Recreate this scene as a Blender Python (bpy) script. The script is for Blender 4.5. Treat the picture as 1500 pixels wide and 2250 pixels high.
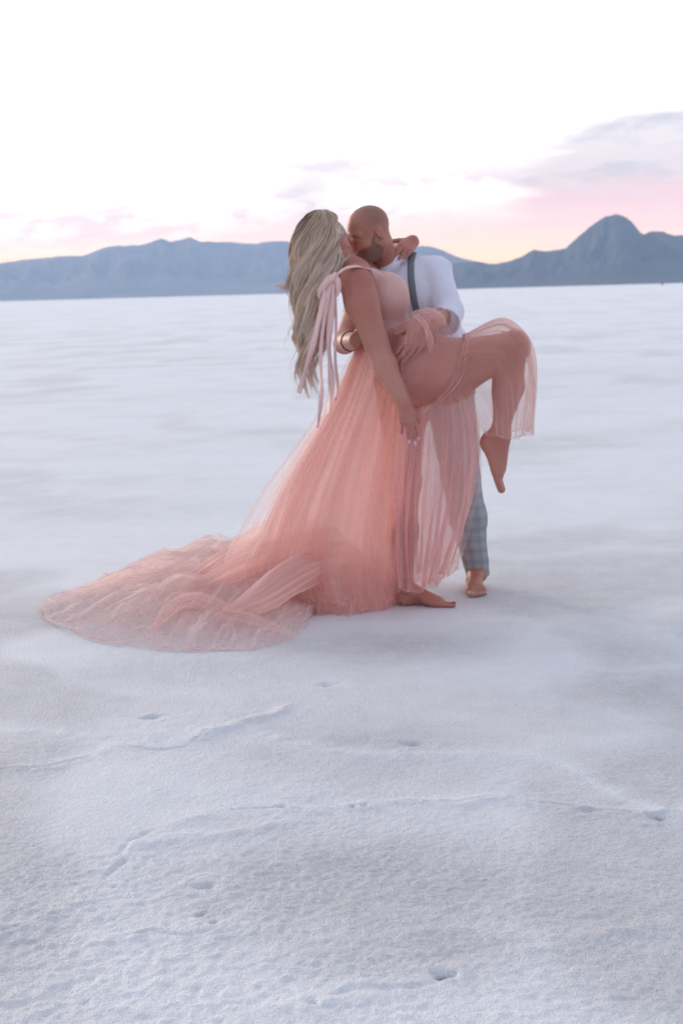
import bpy, math, random
import numpy as np
from math import radians as R, sin, cos, pi
S = bpy.context.scene
for o in list(bpy.data.objects): bpy.data.objects.remove(o)
rng = np.random.default_rng(7); random.seed(7)

# ------------------------------------------------------------------ camera
H = 1.40; FPX = 3125.0; HOR = 484.0
roll = math.atan2(41.0, 1500.0)
pitch = math.atan(HOR*cos(roll)/FPX)
Fw = np.array([0, cos(pitch), -sin(pitch)]); U0 = np.array([0, sin(pitch), cos(pitch)]); R0 = np.array([1., 0, 0])
Rt = R0*cos(roll) - U0*sin(roll); Up = U0*cos(roll) + R0*sin(roll)
CAM = np.array([0, 0, H])
cd = bpy.data.cameras.new('camera'); cam = bpy.data.objects.new('camera', cd); S.collection.objects.link(cam)
from mathutils import Matrix, Vector
M4 = Matrix.Identity(4)
for i in range(3):
    M4[i][0] = Rt[i]; M4[i][1] = Up[i]; M4[i][2] = -Fw[i]; M4[i][3] = CAM[i]
cam.matrix_world = M4
cd.sensor_fit = 'VERTICAL'; cd.sensor_height = 36; cd.sensor_width = 24; cd.lens = 50
cd.clip_start = .05; cd.clip_end = 90000
cd.dof.use_dof = True; cd.dof.focus_distance = 3.9; cd.dof.aperture_fstop = 5.6
S.camera = cam
S.render.resolution_x = 682; S.render.resolution_y = 1024

# ------------------------------------------------------------------ world / light
SUN_AZ = R(-38); SUN_EL = R(9)          # azimuth from the view direction (+Y), negative = left
W_ = bpy.data.worlds.new('World'); S.world = W_; W_.use_nodes = True
nt = W_.node_tree; nt.nodes.clear()
class NG:
    """tiny node helper: every method returns an output socket"""
    def __init__(s, t): s.t = t
    def n(s, typ, **kw):
        x = s.t.nodes.new(typ)
        for k, v in kw.items(): setattr(x, k, v)
        return x
    def inp(s, sock, v):
        if isinstance(v, bpy.types.NodeSocket): s.t.links.new(v, sock)
        else: sock.default_value = v
    def m(s, op, a, b=0.0, c=None, clamp=False):
        x = s.n('ShaderNodeMath', operation=op, use_clamp=clamp)
        s.inp(x.inputs[0], a); s.inp(x.inputs[1], b)
        if c is not None: s.inp(x.inputs[2], c)
        return x.outputs[0]
    def vm(s, op, a, b=None):
        x = s.n('ShaderNodeVectorMath', operation=op)
        s.inp(x.inputs[0], a)
        if b is not None: s.inp(x.inputs[1], b)
        return x.outputs['Value'] if op in ('DOT_PRODUCT', 'LENGTH') else x.outputs[0]
    def ss(s, v, a, b, to0=0., to1=1.):
        x = s.n('ShaderNodeMapRange', interpolation_type='SMOOTHSTEP')
        s.inp(x.inputs[0], v); x.inputs[1].default_value = a; x.inputs[2].default_value = b
        x.inputs[3].default_value = to0; x.inputs[4].default_value = to1
        return x.outputs[0]
    def mix(s, f, a, b, mode='MIX'):
        x = s.n('ShaderNodeMix', data_type='RGBA', blend_type=mode)
        s.inp(x.inputs[0], f)
        for k, v in ((6, a), (7, b)):
            if isinstance(v, tuple) and len(v) == 3: v = v + (1,)
            s.inp(x.inputs[k], v)
        return x.outputs[2]
    def noise(s, vec, scale, detail=4, rough=.5, dist=0.):
        x = s.n('ShaderNodeTexNoise')
        s.inp(x.inputs['Vector'], vec); x.inputs['Scale'].default_value = scale
        x.inputs['Detail'].default_value = detail; x.inputs['Roughness'].default_value = rough
        x.inputs['Distortion'].default_value = dist
        return x.outputs['Fac']
    def xyz(s, x, y, z):
        n = s.n('ShaderNodeCombineXYZ')
        for i, v in enumerate((x, y, z)): s.inp(n.inputs[i], v)
        return n.outputs[0]
    def sep(s, v):
        n = s.n('ShaderNodeSeparateXYZ'); s.inp(n.inputs[0], v); return n.outputs
g = NG(nt)
sky = g.n('ShaderNodeTexSky', sky_type='NISHITA'); sky.sun_disc = False
sky.sun_elevation = SUN_EL; sky.sun_rotation = SUN_AZ
sky.altitude = 1200; sky.air_density = 1.0; sky.dust_density = 1.5; sky.ozone_density = 1.5
dirv = g.n('ShaderNodeTexCoord').outputs['Generated']
dx, dy, dz = g.sep(dirv)[:]
az = g.m('MULTIPLY', g.m('ARCTAN2', dx, dy), 180/pi)       # degrees, + right of the view
el = g.m('MULTIPLY', g.m('ARCSINE', dz), 180/pi)           # degrees above the horizon
sky_c = g.vm('MINIMUM', g.vm('MULTIPLY', sky.outputs[0], (.05, .05, .05)), (.12, .12, .12))
front = g.ss(g.vm('DOT_PRODUCT', dirv, (sin(SUN_AZ)*.5, cos(SUN_AZ)*.5+.35, .12)), -.75, .85)
low = g.ss(el, 60., 4.)
dome = g.mix(g.ss(el, 0., 55.), (.485, .475, .605), (.55, .60, .73))      # bluish dusk dome all round
dome = g.mix(g.m('MULTIPLY', front, g.ss(el, 75., 12.)), dome, (1.22, 1.18, 1.16))   # bright side after sunset
# bands and clouds low over the mountains
nz = g.noise(g.xyz(g.m('MULTIPLY', az, .16), g.m('MULTIPLY', el, .5), 3.1), 1.0, 6, .58, .4)
nz2 = g.noise(g.xyz(g.m('MULTIPLY', az, .07), g.m('MULTIPLY', el, .9), 8.4), 1.0, 5, .55, .2)
nz3 = g.noise(g.xyz(g.m('MULTIPLY', az, .55), g.m('MULTIPLY', el, 1.5), 5.7), 1.0, 7, .62, .5)
nf = g.m('ADD', g.m('SUBTRACT', nz, .5), g.m('MULTIPLY', g.m('SUBTRACT', nz3, .5), .55))
def gauss(v, c, w):
    t = g.m('DIVIDE', g.m('SUBTRACT', v, c), w)
    return g.m('EXPONENT', g.m('MULTIPLY', g.m('MULTIPLY', t, t), -1.))
wig = g.m('ADD', el, g.m('MULTIPLY', nf, 1.6))
pinkband = g.m('MULTIPLY', g.ss(wig, 4.1, 2.3), g.ss(az, -25., 11., .32, .88))
col = g.mix(pinkband, dome, (.98, .71, .735))
peach = g.m('MULTIPLY', g.ss(el, 2.6, .9), g.m('ADD', g.m('ADD', gauss(az, 6.2, 3.2), g.m('MULTIPLY', gauss(az, -15., 9.), 1.15)), .15), clamp=True)
col = g.mix(peach, col, (1.02, .83, .70))
frontmask = g.m('MULTIPLY', g.ss(az, -70., -25.), g.ss(az, 75., 30.))
# grey cloud bank on the right
top = g.m('ADD', g.ss(az, 6.6, 13.6, 5.55, 6.6), g.m('MULTIPLY', nf, 1.3))
bank = g.m('MULTIPLY', g.ss(g.m('SUBTRACT', el, top), .22, -.25), g.ss(g.m('ADD', el, g.m('MULTIPLY', nf, 1.2)), 1.7, 3.4))
bank = g.m('MULTIPLY', bank, g.ss(g.m('ADD', az, g.m('MULTIPLY', g.m('SUBTRACT', nz2, .5), 9.)), 6.2, 8.6))
bank = g.m('MULTIPLY', bank, frontmask)
bankc = g.mix(g.ss(wig, 3.2, 4.6), (.84, .63, .73), g.mix(g.ss(g.m('ADD', g.m('MULTIPLY', nz, .5), g.m('MULTIPLY', nz3, .5)), .40, .60), (.545, .565, .685), (.775, .76, .83)))
col = g.mix(g.m('MULTIPLY', bank, .97), col, bankc)
# lavender streaks in the middle and left
st = g.m('MULTIPLY', g.ss(g.m('ADD', g.m('MULTIPLY', nz, .55), g.m('MULTIPLY', nz3, .45)), .46, .58), gauss(el, g.ss(az, -12., 12., 2.9, 4.0), 1.3))
st = g.m('MULTIPLY', st, g.m('MULTIPLY', frontmask, g.ss(az, -11., 0., .85, 1.)))
col = g.mix(g.m('MULTIPLY', st, .9), col, (.76, .68, .765))
# small cloud left of the middle
sm = g.m('MULTIPLY', gauss(g.m('ADD', az, g.m('MULTIPLY', nf, 5.)), -.5, 2.6), gauss(wig, 4.75, .30))
sm2 = g.m('MULTIPLY', gauss(g.m('ADD', az, g.m('MULTIPLY', nf, 4.)), -1.2, 1.4), gauss(wig, 4.0, .5))
col = g.mix(g.m('MULTIPLY', g.m('ADD', sm, sm2, clamp=True), .9), col, (.76, .72, .80))
col = g.vm('ADD', col, sky_c)
# the sky is seen through the long low layer of haze: it is as bright as dusk skies are, so that it still shows
elp = g.m('MAXIMUM', el, .3)
path = g.m('MINIMUM', g.m('DIVIDE', 470., g.m('TANGENT', g.m('MULTIPLY', elp, pi/180))), 14500.)
Tr = g.m('EXPONENT', g.m('MULTIPLY', path, -9e-5))
sc_ = g.m('SUBTRACT', 1., Tr)
seen = g.vm('SUBTRACT', col, g.vm('MULTIPLY', g.xyz(sc_, sc_, sc_), (.48, .63, .88)))
seen = g.vm('DIVIDE', seen, g.xyz(Tr, Tr, Tr)); seen = g.vm('MAXIMUM', seen, (.1, .1, .1))
col = g.mix(g.m('MULTIPLY', frontmask, g.ss(el, -.5, .0)), col, seen)
bg = g.n('ShaderNodeBackground'); g.inp(bg.inputs[0], col); bg.inputs[1].default_value = 1.0
out = g.n('ShaderNodeOutputWorld'); nt.links.new(bg.outputs[0], out.inputs[0])

sl = bpy.data.lights.new('sun', 'SUN'); sun = bpy.data.objects.new('sun', sl); S.collection.objects.link(sun)
sl.energy = 2.4; sl.angle = R(24); sl.color = (1, .80, .66)
sd = Vector((sin(SUN_AZ)*cos(SUN_EL), cos(SUN_AZ)*cos(SUN_EL), sin(SUN_EL)))
sun.rotation_euler = sd.to_track_quat('Z', 'Y').to_euler()
S.view_settings.view_transform = 'Standard'; S.view_settings.look = 'None'
S.view_settings.exposure = 0.0; S.view_settings.gamma = 1.0
S.render.engine = 'CYCLES'
cy = S.cycles
cy.max_bounces = 8; cy.diffuse_bounces = 4; cy.transparent_max_bounces = 40; cy.transmission_bounces = 6
cy.volume_bounces = 1; cy.use_denoising = True; cy.caustics_reflective = False; cy.caustics_refractive = False
cy.sample_clamp_indirect = 6

# ------------------------------------------------------------------ helpers
def A(*v): return np.array(v, float)
def unit(v): v = np.asarray(v, float); return v/np.linalg.norm(v)
def ray(px, py):
    return Fw*FPX + Rt*(px-750) + Up*(1125-py)
def P(px, py, Y):
    """point seen at photo position (px, py), Y metres in front of the camera"""
    r = ray(px, py); return CAM + r*(Y/r[1])
def G(px, py):
    r = ray(px, py); return CAM + r*(-H/r[2])
def gz(px, Y):
    return P(px, 1125, Y)*A(1, 1, 0)

def tag(o, label=None, cat=None, group=None, kind=None):
    for k, v in (('label', label), ('category', cat), ('group', group), ('kind', kind)):
        if v: o[k] = v
    return o
def mesh_obj(name, verts, faces, mat, parent=None, smooth=True, attrs=None, base=None):
    """verts Nx3 array in world space, faces: Mx4 / Mx3 int array"""
    me = bpy.data.meshes.new(name)
    verts = np.asarray(verts, np.float32); faces = np.asarray(faces, np.int32)
    off = np.zeros(3, np.float32) if base is None else np.asarray(base, np.float32)
    n, k = faces.shape
    me.vertices.add(len(verts)); me.vertices.foreach_set('co', (verts-off).ravel())
    me.loops.add(n*k); me.loops.foreach_set('vertex_index', faces.ravel())
    me.polygons.add(n); me.polygons.foreach_set('loop_start', np.arange(0, n*k, k, dtype=np.int32))
    me.polygons.foreach_set('loop_total', np.full(n, k, np.int32))
    if smooth: me.polygons.foreach_set('use_smooth', np.ones(n, bool))
    me.update(calc_edges=True); me.validate()
    for an, av in (attrs or {}).items():
        av = np.asarray(av, np.float32)
        if av.ndim == 1:
            a = me.attributes.new(an, 'FLOAT', 'POINT'); a.data.foreach_set('value', av)
        else:
            a = me.attributes.new(an, 'FLOAT_VECTOR', 'POINT'); a.data.foreach_set('vector', av.ravel())
    me.materials.append(mat)
    o = bpy.data.objects.new(name, me); S.collection.objects.link(o)
    if base is not None: o.location = [float(x) for x in base]
    if parent is not None:
        o.parent = parent
        pl = Vector((0, 0, 0)); q = parent
        while q is not None: pl = pl + q.location; q = q.parent
        o.location = Vector(o.location) - pl
    return o

def hash3(ix, iy, iz, seed=0):
    h = (ix.astype(np.int64)*374761393 + iy.astype(np.int64)*668265263 + iz.astype(np.int64)*2147483647 + seed*974634777) & 0xffffffff
    h = ((h ^ (h >> 13))*1274126177) & 0xffffffff
    h = ((h ^ (h >> 16))*2246822519) & 0xffffffff
    return ((h ^ (h >> 15)) & 0xffff)/65535.0
def vnoise(x, y, z=None, seed=0):
    """value noise in -1..1 (2-D when z is None)"""
    x = np.asarray(x, float); y = np.asarray(y, float)
    ix = np.floor(x); iy = np.floor(y); fx = x-ix; fy = y-iy
    fx = fx*fx*(3-2*fx); fy = fy*fy*(3-2*fy)
    if z is None:
        z0 = np.zeros_like(ix)
        a = hash3(ix, iy, z0, seed); b = hash3(ix+1, iy, z0, seed); c = hash3(ix, iy+1, z0, seed); d = hash3(ix+1, iy+1, z0, seed)
        return ((a+(b-a)*fx)*(1-fy) + (c+(d-c)*fx)*fy)*2-1
    z = np.asarray(z, float); iz = np.floor(z); fz = z-iz; fz = fz*fz*(3-2*fz)
    def pl(k):
        a = hash3(ix, iy, iz+k, seed); b = hash3(ix+1, iy, iz+k, seed); c = hash3(ix, iy+1, iz+k, seed); d = hash3(ix+1, iy+1, iz+k, seed)
        return (a+(b-a)*fx)*(1-fy) + (c+(d-c)*fx)*fy
    p0 = pl(0); return (p0+(pl(1)-p0)*fz)*2-1
def fbm(x, y, oct=4, seed=0, gain=.5):
    s = 0; a = 1; t = 0
    for i in range(oct):
        s = s + a*vnoise(x*2**i+i*17.3, y*2**i+i*9.1, None, seed+i); t += a; a *= gain
    return s/t
def sst(x, a, b):
    t = np.clip((x-a)/(b-a), 0, 1); return t*t*(3-2*t)

# ------------------------------------------------------------------ materials
def new_mat(name):
    m = bpy.data.materials.new(name); m.use_nodes = True; m.node_tree.nodes.clear()
    return m, NG(m.node_tree)
def finish(m, q, shader):
    o = q.n('ShaderNodeOutputMaterial'); q.t.links.new(shader, o.inputs[0]); return m
def principled(q, col, rough=.6, bump=None, bump_d=.002, bump_s=1., **kw):
    p = q.n('ShaderNodeBsdfPrincipled')
    if isinstance(col, tuple) and len(col) == 3: col = col+(1,)
    q.inp(p.inputs['Base Color'], col); q.inp(p.inputs['Roughness'], rough)
    for k, v in kw.items(): q.inp(p.inputs[k.replace('_', ' ')], v)
    if bump is not None:
        b = q.n('ShaderNodeBump'); b.inputs['Strength'].default_value = bump_s; b.inputs['Distance'].default_value = bump_d
        q.inp(b.inputs['Height'], bump); q.t.links.new(b.outputs[0], p.inputs['Normal'])
    return p.outputs[0]
def objco(q): return q.n('ShaderNodeTexCoord').outputs['Object']
def attr(q, name, sock='Color'):
    a = q.n('ShaderNodeAttribute'); a.attribute_name = name; return a.outputs[sock]

def mat_simple(name, col, rough=.6, var=.12, scale=60, bd=.001, **kw):
    m, q = new_mat(name); co = objco(q)
    n = q.noise(co, scale, 4)
    c = q.mix(n, tuple(x*(1-var) for x in col), tuple(min(1, x*(1+var)) for x in col))
    return finish(m, q, principled(q, c, rough, n, bd, .6, **kw))
def mat_skin(name):
    m, q = new_mat(name); co = objco(q)
    c = attr(q, 'col'); n = q.noise(co, 38, 5, .62); n2 = q.noise(co, 11, 4, .6)
    c = q.mix(q.m('MULTIPLY', n, .22), c, q.mix(1., c, (.78, .60, .56), 'MULTIPLY'))
    c = q.mix(q.m('MULTIPLY', q.ss(n2, .42, .66), .38), c, q.mix(1., c, (.95, .70, .66), 'MULTIPLY'))
    p = principled(q, c, .50, q.noise(co, 200, 4), .001, .5, Subsurface_Weight=.12, Subsurface_Radius=(.012, .004, .0025), Subsurface_Scale=1.)
    return finish(m, q, p)
SKIN = mat_skin('skin')
def mat_tulle(name, col, cover, trans=.5, fine=0.):
    """net fabric: open weave; a slanting line of sight meets more thread, as through any real net"""
    m, q = new_mat(name)
    geo = q.n('ShaderNodeNewGeometry')
    cs = q.m('ABSOLUTE', q.vm('DOT_PRODUCT', geo.outputs['Normal'], geo.outputs['Incoming']))
    cs = q.m('MAXIMUM', cs, .30)
    a = q.m('SUBTRACT', 1., q.m('POWER', 1-cover, q.m('DIVIDE', 1., cs)))
    ed = attr(q, 'dens', 'Fac')
    a = q.m('MULTIPLY', a, ed, clamp=True)
    co = objco(q); n = q.noise(co, 14, 4, .6)
    c = q.mix(n, tuple(x*.93 for x in col), tuple(min(1, x*1.06) for x in col))
    d = q.n('ShaderNodeBsdfDiffuse'); q.inp(d.inputs[0], c)
    t = q.n('ShaderNodeBsdfTranslucent'); q.inp(t.inputs[0], c)
    x = q.n('ShaderNodeMixShader'); x.inputs[0].default_value = trans
    q.t.links.new(d.outputs[0], x.inputs[1]); q.t.links.new(t.outputs[0], x.inputs[2])
    tr = q.n('ShaderNodeBsdfTransparent')
    y = q.n('ShaderNodeMixShader'); q.inp(y.inputs[0], a)
    q.t.links.new(tr.outputs[0], y.inputs[1]); q.t.links.new(x.outputs[0], y.inputs[2])
    return finish(m, q, y.outputs[0])
PINK = (.985, .70, .655)
TULLE_D = mat_tulle('tulle_dense', PINK, .30, .78)
TULLE_M = mat_tulle('tulle_medium', (.985, .735, .69), .20, .78)
TULLE_S = mat_tulle('tulle_sheer', (.985, .79, .745), .11, .78)
TULLE_T = mat_tulle('tulle_train', (.98, .78, .735), .17, .6)

# ------------------------------------------------------------------ ground
def axis_pts(fine0, fine1, step, lim0, lim1, grow):
    a = list(np.arange(fine0, fine1+1e-6, step))
    s = step; x = a[-1]
    while x < lim1: s *= grow; x += s; a.append(x)
    s = step; x = fine0; b = []
    while x > lim0: s *= grow; x -= s; b.append(x)
    return np.array(b[::-1]+a)
xs = axis_pts(-1.25, 1.25, .0068, -13000, 13000, 1.055)
ys = axis_pts(2.35, 5.3, .0075, -13000, 13000, 1.045)
GX, GY = np.meshgrid(xs, ys, indexing='ij')
spx = np.gradient(xs)[:, None]; spy = np.gradient(ys)[None, :]
sp = np.maximum(spx, spy)
def band(wl): return np.clip(2.2-sp/(wl*.28)*1.0, 0, 1)      # fade a wavelength the grid cannot carry
FEET = [G(930, 1335), G(1055, 1316), G(900, 1300)]
nearfoot = np.zeros_like(GX)
for f in FEET: nearfoot = np.maximum(nearfoot, np.exp(-((GX-f[0])**2+(GY-f[1])**2)/.35**2))
wx = GX+.25*vnoise(GX*1.1, GY*1.1, None, 41); wy = GY+.25*vnoise(GX*1.1, GY*1.1, None, 42)
hg = .016*fbm(GX*.8, GY*.8, 3, 1)*band(1.2)
big = fbm(wx*.62, wy*.62, 3, 5)
rid = 1-np.abs(fbm(wx*.75+4, wy*.75, 2, 11))*2.6
rid = np.clip(rid, 0, 1)**5
brk = np.clip(.5+.9*vnoise(GX*2.3, GY*2.3, None, 12), 0, 1)
lump = np.clip(.5+vnoise(GX*24, GY*24, None, 13)*.9, 0, 1)
hg += rid*(.004+.004*brk*lump)*band(.25)
hg += .0018*fbm(GX*7, GY*7, 3, 21)*band(.14)
crust = sst(fbm(wx*1.7, wy*1.7, 4, 23), -.05, .35)            # thicker, rougher crust in patches
hg += crust*.0021*np.clip(fbm(GX*27, GY*27, 3, 25)+.35, 0, 1)*band(.05)
gf = sst(GY, 5.2, 3.6)*(.35+.65*sst(vnoise(GX*1.3, GY*1.3, None, 35), -.5, .5))
hg += .0021*vnoise(GX*46, GY*46, None, 31)*band(.021)*(.4+.6*crust)*gf
hg += .0026*vnoise(GX*72, GY*72, None, 33)*np.clip(2-sp/.0075,0,1)*gf
hg *= (1-.75*nearfoot)
pit = np.zeros_like(GX)
PITS = [(333, 1577, .030, 1.), (905, 1633, .028, .8), (452, 1945, .022, .8), (440, 2012, .014, 1.2), (468, 2030, .013, 1.4), (975, 2146, .017, 1.2), (1440, 1793, .022, .9), (1290, 1776, .018, .8), (720, 1508, .03, .7), (1260, 1340, .05, .6),
        (775, 1770, .013, .9), (800, 1767, .014, .8), (620, 1770, .012, .6), (1380, 1487, .07, .35), (690, 2208, .015, .8), (250, 1948, .010, .8)]
for (px, py, r, dpt) in PITS:
    c = G(px, py); ex = 1+.7*(r > .015)
    d2 = np.sqrt(((GX-c[0])/ex)**2+(GY-c[1])**2)*(1+.35*vnoise(GX*40, GY*40, None, 51))
    hole = np.exp(-(d2/(r*.55))**2); pit = np.maximum(pit, hole*dpt)
    hg += .003*np.exp(-((d2-r*1.6)/(r*1.0))**2)*(.3+.7*lump) - .020*dpt*hole*min(1, r/.02)
# pressure ridges and cracks in the crust
CR = [[(262, 1880), (300, 1838), (380, 1806), (470, 1785), (600, 1772), (700, 1768), (800, 1767), (930, 1755), (1080, 1752), (1240, 1768), (1330, 1780), (1440, 1794), (1560, 1790)], [(560, 2235), (690, 2210), (800, 2195), (900, 2165), (975, 2148), (1080, 2110), (1220, 2075), (1360, 2060), (1520, 2030)],
      [(230, 2060), (330, 2040), (420, 2052), (520, 2048), (560, 2060)], [(-60, 1700), (120, 1690), (260, 1650), (380, 1640), (520, 1600), (640, 1560)], [(930, 1470), (1060, 1488), (1160, 1510), (1230, 1560)], [(-40, 2080), (120, 2010), (230, 1950), (270, 1880)], [(1500, 1400), (1300, 1340), (1180, 1345), (1050, 1420)], [(640, 1800), (500, 1830), (330, 1850)]]
for k, cl_ in enumerate(CR):
    pp = np.array([G(*q)[:2] for q in cl_]); dm = np.full(GX.shape, 9.)
    jx = .03*vnoise(GX*7, GY*7, None, 200+k)+.012*vnoise(GX*25, GY*25, None, 220+k); jy = .03*vnoise(GX*7, GY*7, None, 240+k)+.012*vnoise(GX*25, GY*25, None, 260+k)
    for a, b in zip(pp[:-1], pp[1:]):
        ab = b-a; t = np.clip(((GX+jx-a[0])*ab[0]+(GY+jy-a[1])*ab[1])/(ab@ab), 0, 1)
        dm = np.minimum(dm, np.hypot(GX+jx-a[0]-t*ab[0], GY+jy-a[1]-t*ab[1]))
    st = np.clip(.55+.8*vnoise(GX*3.1, GY*3.1, None, 280+k), .1, 1)
    hg += st*(.008+.004*lump)*np.exp(-(dm/.035)**2); ck = np.exp(-(dm/.0075)**2)*sst(vnoise(GX*5, GY*5, None, 300+k), -.1, .5)
    hg -= .006*ck; pit = np.maximum(pit, .42*ck)
# grey damp hollows seen in the photograph + random ones
damp = sst(-big, .04, .34)*.72
for (px, py, rx, ry, a) in [(830, 1930, .52, .36, 1.), (930, 2080, .30, .16, .8), (760, 1640, .55, .36, .7), (860, 1420, .55, .26, .75), (330, 1480, .5, .25, .5), (1250, 1560, .5, .35, .45), (470, 2000, .09, .06, .9), (130, 1560, .35, .3, .35), (1400, 2000, .3, .3, .35)]:
    c = G(px, py); dd = ((GX-c[0])/rx)**2+((GY-c[1])/ry)**2
    damp = np.maximum(damp, a*np.exp(-dd*(1+.5*vnoise(GX*2.5, GY*2.5, None, 61))))
damp = np.clip(damp*(1-.8*rid), 0, 1)*(1-.45*sst(GY, 5.5, 9.))
nx_, ny_ = GX.shape
idx = np.arange(nx_*ny_).reshape(nx_, ny_)
fg = np.stack([idx[:-1, :-1], idx[1:, :-1], idx[1:, 1:], idx[:-1, 1:]], -1).reshape(-1, 4)
def mat_salt():
    m, q = new_mat('salt_crust'); co = objco(q)
    x, y, z = q.sep(co)[:]
    dp = attr(q, 'damp', 'Fac'); pt = attr(q, 'pit', 'Fac')
    n1 = q.noise(co, .9, 5, .6, .5); n2 = q.noise(co, 7, 5, .62); n3 = q.noise(co, 85, 3, .6); n4 = q.noise(co, 210, 2, .6)
    far = q.noise(q.xyz(q.m('MULTIPLY', x, .25), y, 0.), .35, 5, .65, .6)
    c = q.mix(n2, (.77, .79, .83), (.89, .90, .925))
    k = q.m('ADD', q.m('MULTIPLY', dp, 1.05), q.m('MULTIPLY', q.ss(n1, .42, .7), .22))
    k = q.m('ADD', k, q.m('MULTIPLY', q.ss(far, .47, .68), .22), clamp=True)
    k = q.m('MULTIPLY', k, q.ss(q.m('ADD', q.m('MULTIPLY', n3, .6), q.m('MULTIPLY', n2, .5)), .25, .75, 1.15, .55), clamp=True)
    c = q.mix(k, c, (.515, .505, .525))
    c = q.mix(q.m('MULTIPLY', q.ss(n4, .56, .75), q.m('ADD', .22, q.m('MULTIPLY', dp, .45))), c, (.46, .44, .46))
    c = q.mix(q.m('MULTIPLY', q.ss(pt, .35, .9), .8), c, (.30, .28, .29))
    hgt = q.m('ADD', q.m('MULTIPLY', n3, .55), q.m('MULTIPLY', n4, .40))
    p = principled(q, c, .6, hgt, .016, .95)
    return finish(m, q, p)
SALT = mat_salt()
ground = mesh_obj('ground', np.stack([GX, GY, hg], -1).reshape(-1, 3), fg, SALT, attrs={'damp': damp.ravel(), 'pit': pit.ravel()})
tag(ground, kind='structure')

# ------------------------------------------------------------------ mountains
def mat_mountain(name, a, b):
    m, q = new_mat(name); co = objco(q)
    n = q.noise(co, .0022, 8, .65, .6); n2 = q.noise(co, .009, 6, .6)
    c = q.mix(q.ss(n, .35, .65), a, b)
    c = q.mix(q.m('MULTIPLY', q.ss(n2, .5, .7), .45), c, tuple(x*.6 for x in a))
    return finish(m, q, principled(q, c, .95))
def mountain(name, prof, Yr, depth, mat, seed, rough):
    """prof: skyline in photo positions; a real massif with spurs, its foot `depth` metres nearer"""
    pr = np.array(prof, float); px = np.linspace(pr[0, 0], pr[-1, 0], 900)
    py = np.interp(px, pr[:, 0], pr[:, 1])
    py = py + 2.6*fbm(px/30, px*0, 4, seed) + 2.0*(np.abs(fbm(px/17, px*0+3, 3, seed+1))-.25)
    nv = 90; v = np.linspace(0, 1.6, nv)
    ridge = np.array([P(a, b, Yr) for a, b in zip(px, py)])
    V = np.zeros((len(px), nv, 3))
    for j, t in enumerate(v):
        Yd = Yr-depth+depth*t
        xx = ridge[:, 0]*Yd/Yr
        if t <= 1: sh = t**1.15*(.55+.45*t)
        else: sh = max(0., 1-(t-1)/.6)
        spur = fbm(px/42+ t*.9, px*0+t*3.2, 5, seed+3)
        gl = 1-np.abs(fbm(px/55-t*.8, px*0+t*1.4, 4, seed+9))*2
        env = min(1, t*3)*max(0., 1-abs(t-.55)/.45) if t < 1 else 0
        z = ridge[:, 2]*sh*(1+rough*env*(spur*.9+gl*.35))
        V[:, j] = np.stack([xx, np.full_like(xx, Yd), np.maximum(z, -3. if t < .02 else .5)], -1)
    V[:, 0, 2] = -6; V[:, -1, 2] = -6
    idx = np.arange(len(px)*nv).reshape(len(px), nv)
    f = np.stack([idx[:-1, :-1], idx[1:, :-1], idx[1:, 1:], idx[:-1, 1:]], -1).reshape(-1, 4)
    return tag(mesh_obj(name, V.reshape(-1, 3), f, mat), kind='structure')
MT1 = mat_mountain('mountain_rock_far', (.05, .065, .09), (.16, .155, .15))
MT2 = mat_mountain('mountain_rock_near', (.014, .03, .056), (.034, .048, .076))
mountain('mountain_range', [(-1500, 600), (-900, 570), (-500, 598), (-200, 585), (0, 577), (60, 571), (130, 563), (180, 561), (200, 554), (235, 540), (270, 540), (320, 533), (355, 522), (376, 530), (418, 519), (440, 530), (500, 530), (560, 535), (600, 528), (640, 529), (720, 535), (800, 528), (860, 545), (915, 541), (940, 541), (975, 549), (1000, 562), (1030, 571), (1080, 586), (1160, 600), (1300, 615), (1420, 622)], 10500, 2600, MT1, 3, .7)
mountain('mountain', [(820, 622), (900, 605), (960, 590), (1000, 577), (1040, 572), (1088, 579), (1112, 574), (1140, 565), (1172, 547), (1195, 553), (1240, 546), (1262, 527), (1290, 501), (1310, 486), (1326, 475), (1350, 469), (1375, 475), (1390, 490), (1406, 511), (1414, 515), (1430, 508), (1455, 507), (1480, 517), (1496, 514), (1520, 525), (1600, 540), (1750, 520), (1900, 560), (2200, 540), (2700, 600)], 5400, 1300, MT2, 17, .7)
# the air between: one closed box of thin pale haze
def haze():
    m, q = new_mat('haze')
    v = q.n('ShaderNodeVolumePrincipled')
    v.inputs['Color'].default_value = (.55, .73, .98, 1); v.inputs['Density'].default_value = HAZE
    o = q.n('ShaderNodeOutputMaterial'); q.t.links.new(v.outputs[0], o.inputs['Volume'])
    x0, x1, y0, y1, z0, z1 = -14500, 14500, -14500, 14500, -8, 470
    v = [(x, y, z) for x in (x0, x1) for y in (y0, y1) for z in (z0, z1)]
    f = [(0, 1, 3, 2), (4, 6, 7, 5), (0, 4, 5, 1), (2, 3, 7, 6), (0, 2, 6, 4), (1, 5, 7, 3)]
    tag(mesh_obj('haze', v, f, m, smooth=False), kind='stuff')
HAZE = 8.8e-5
haze()
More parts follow.
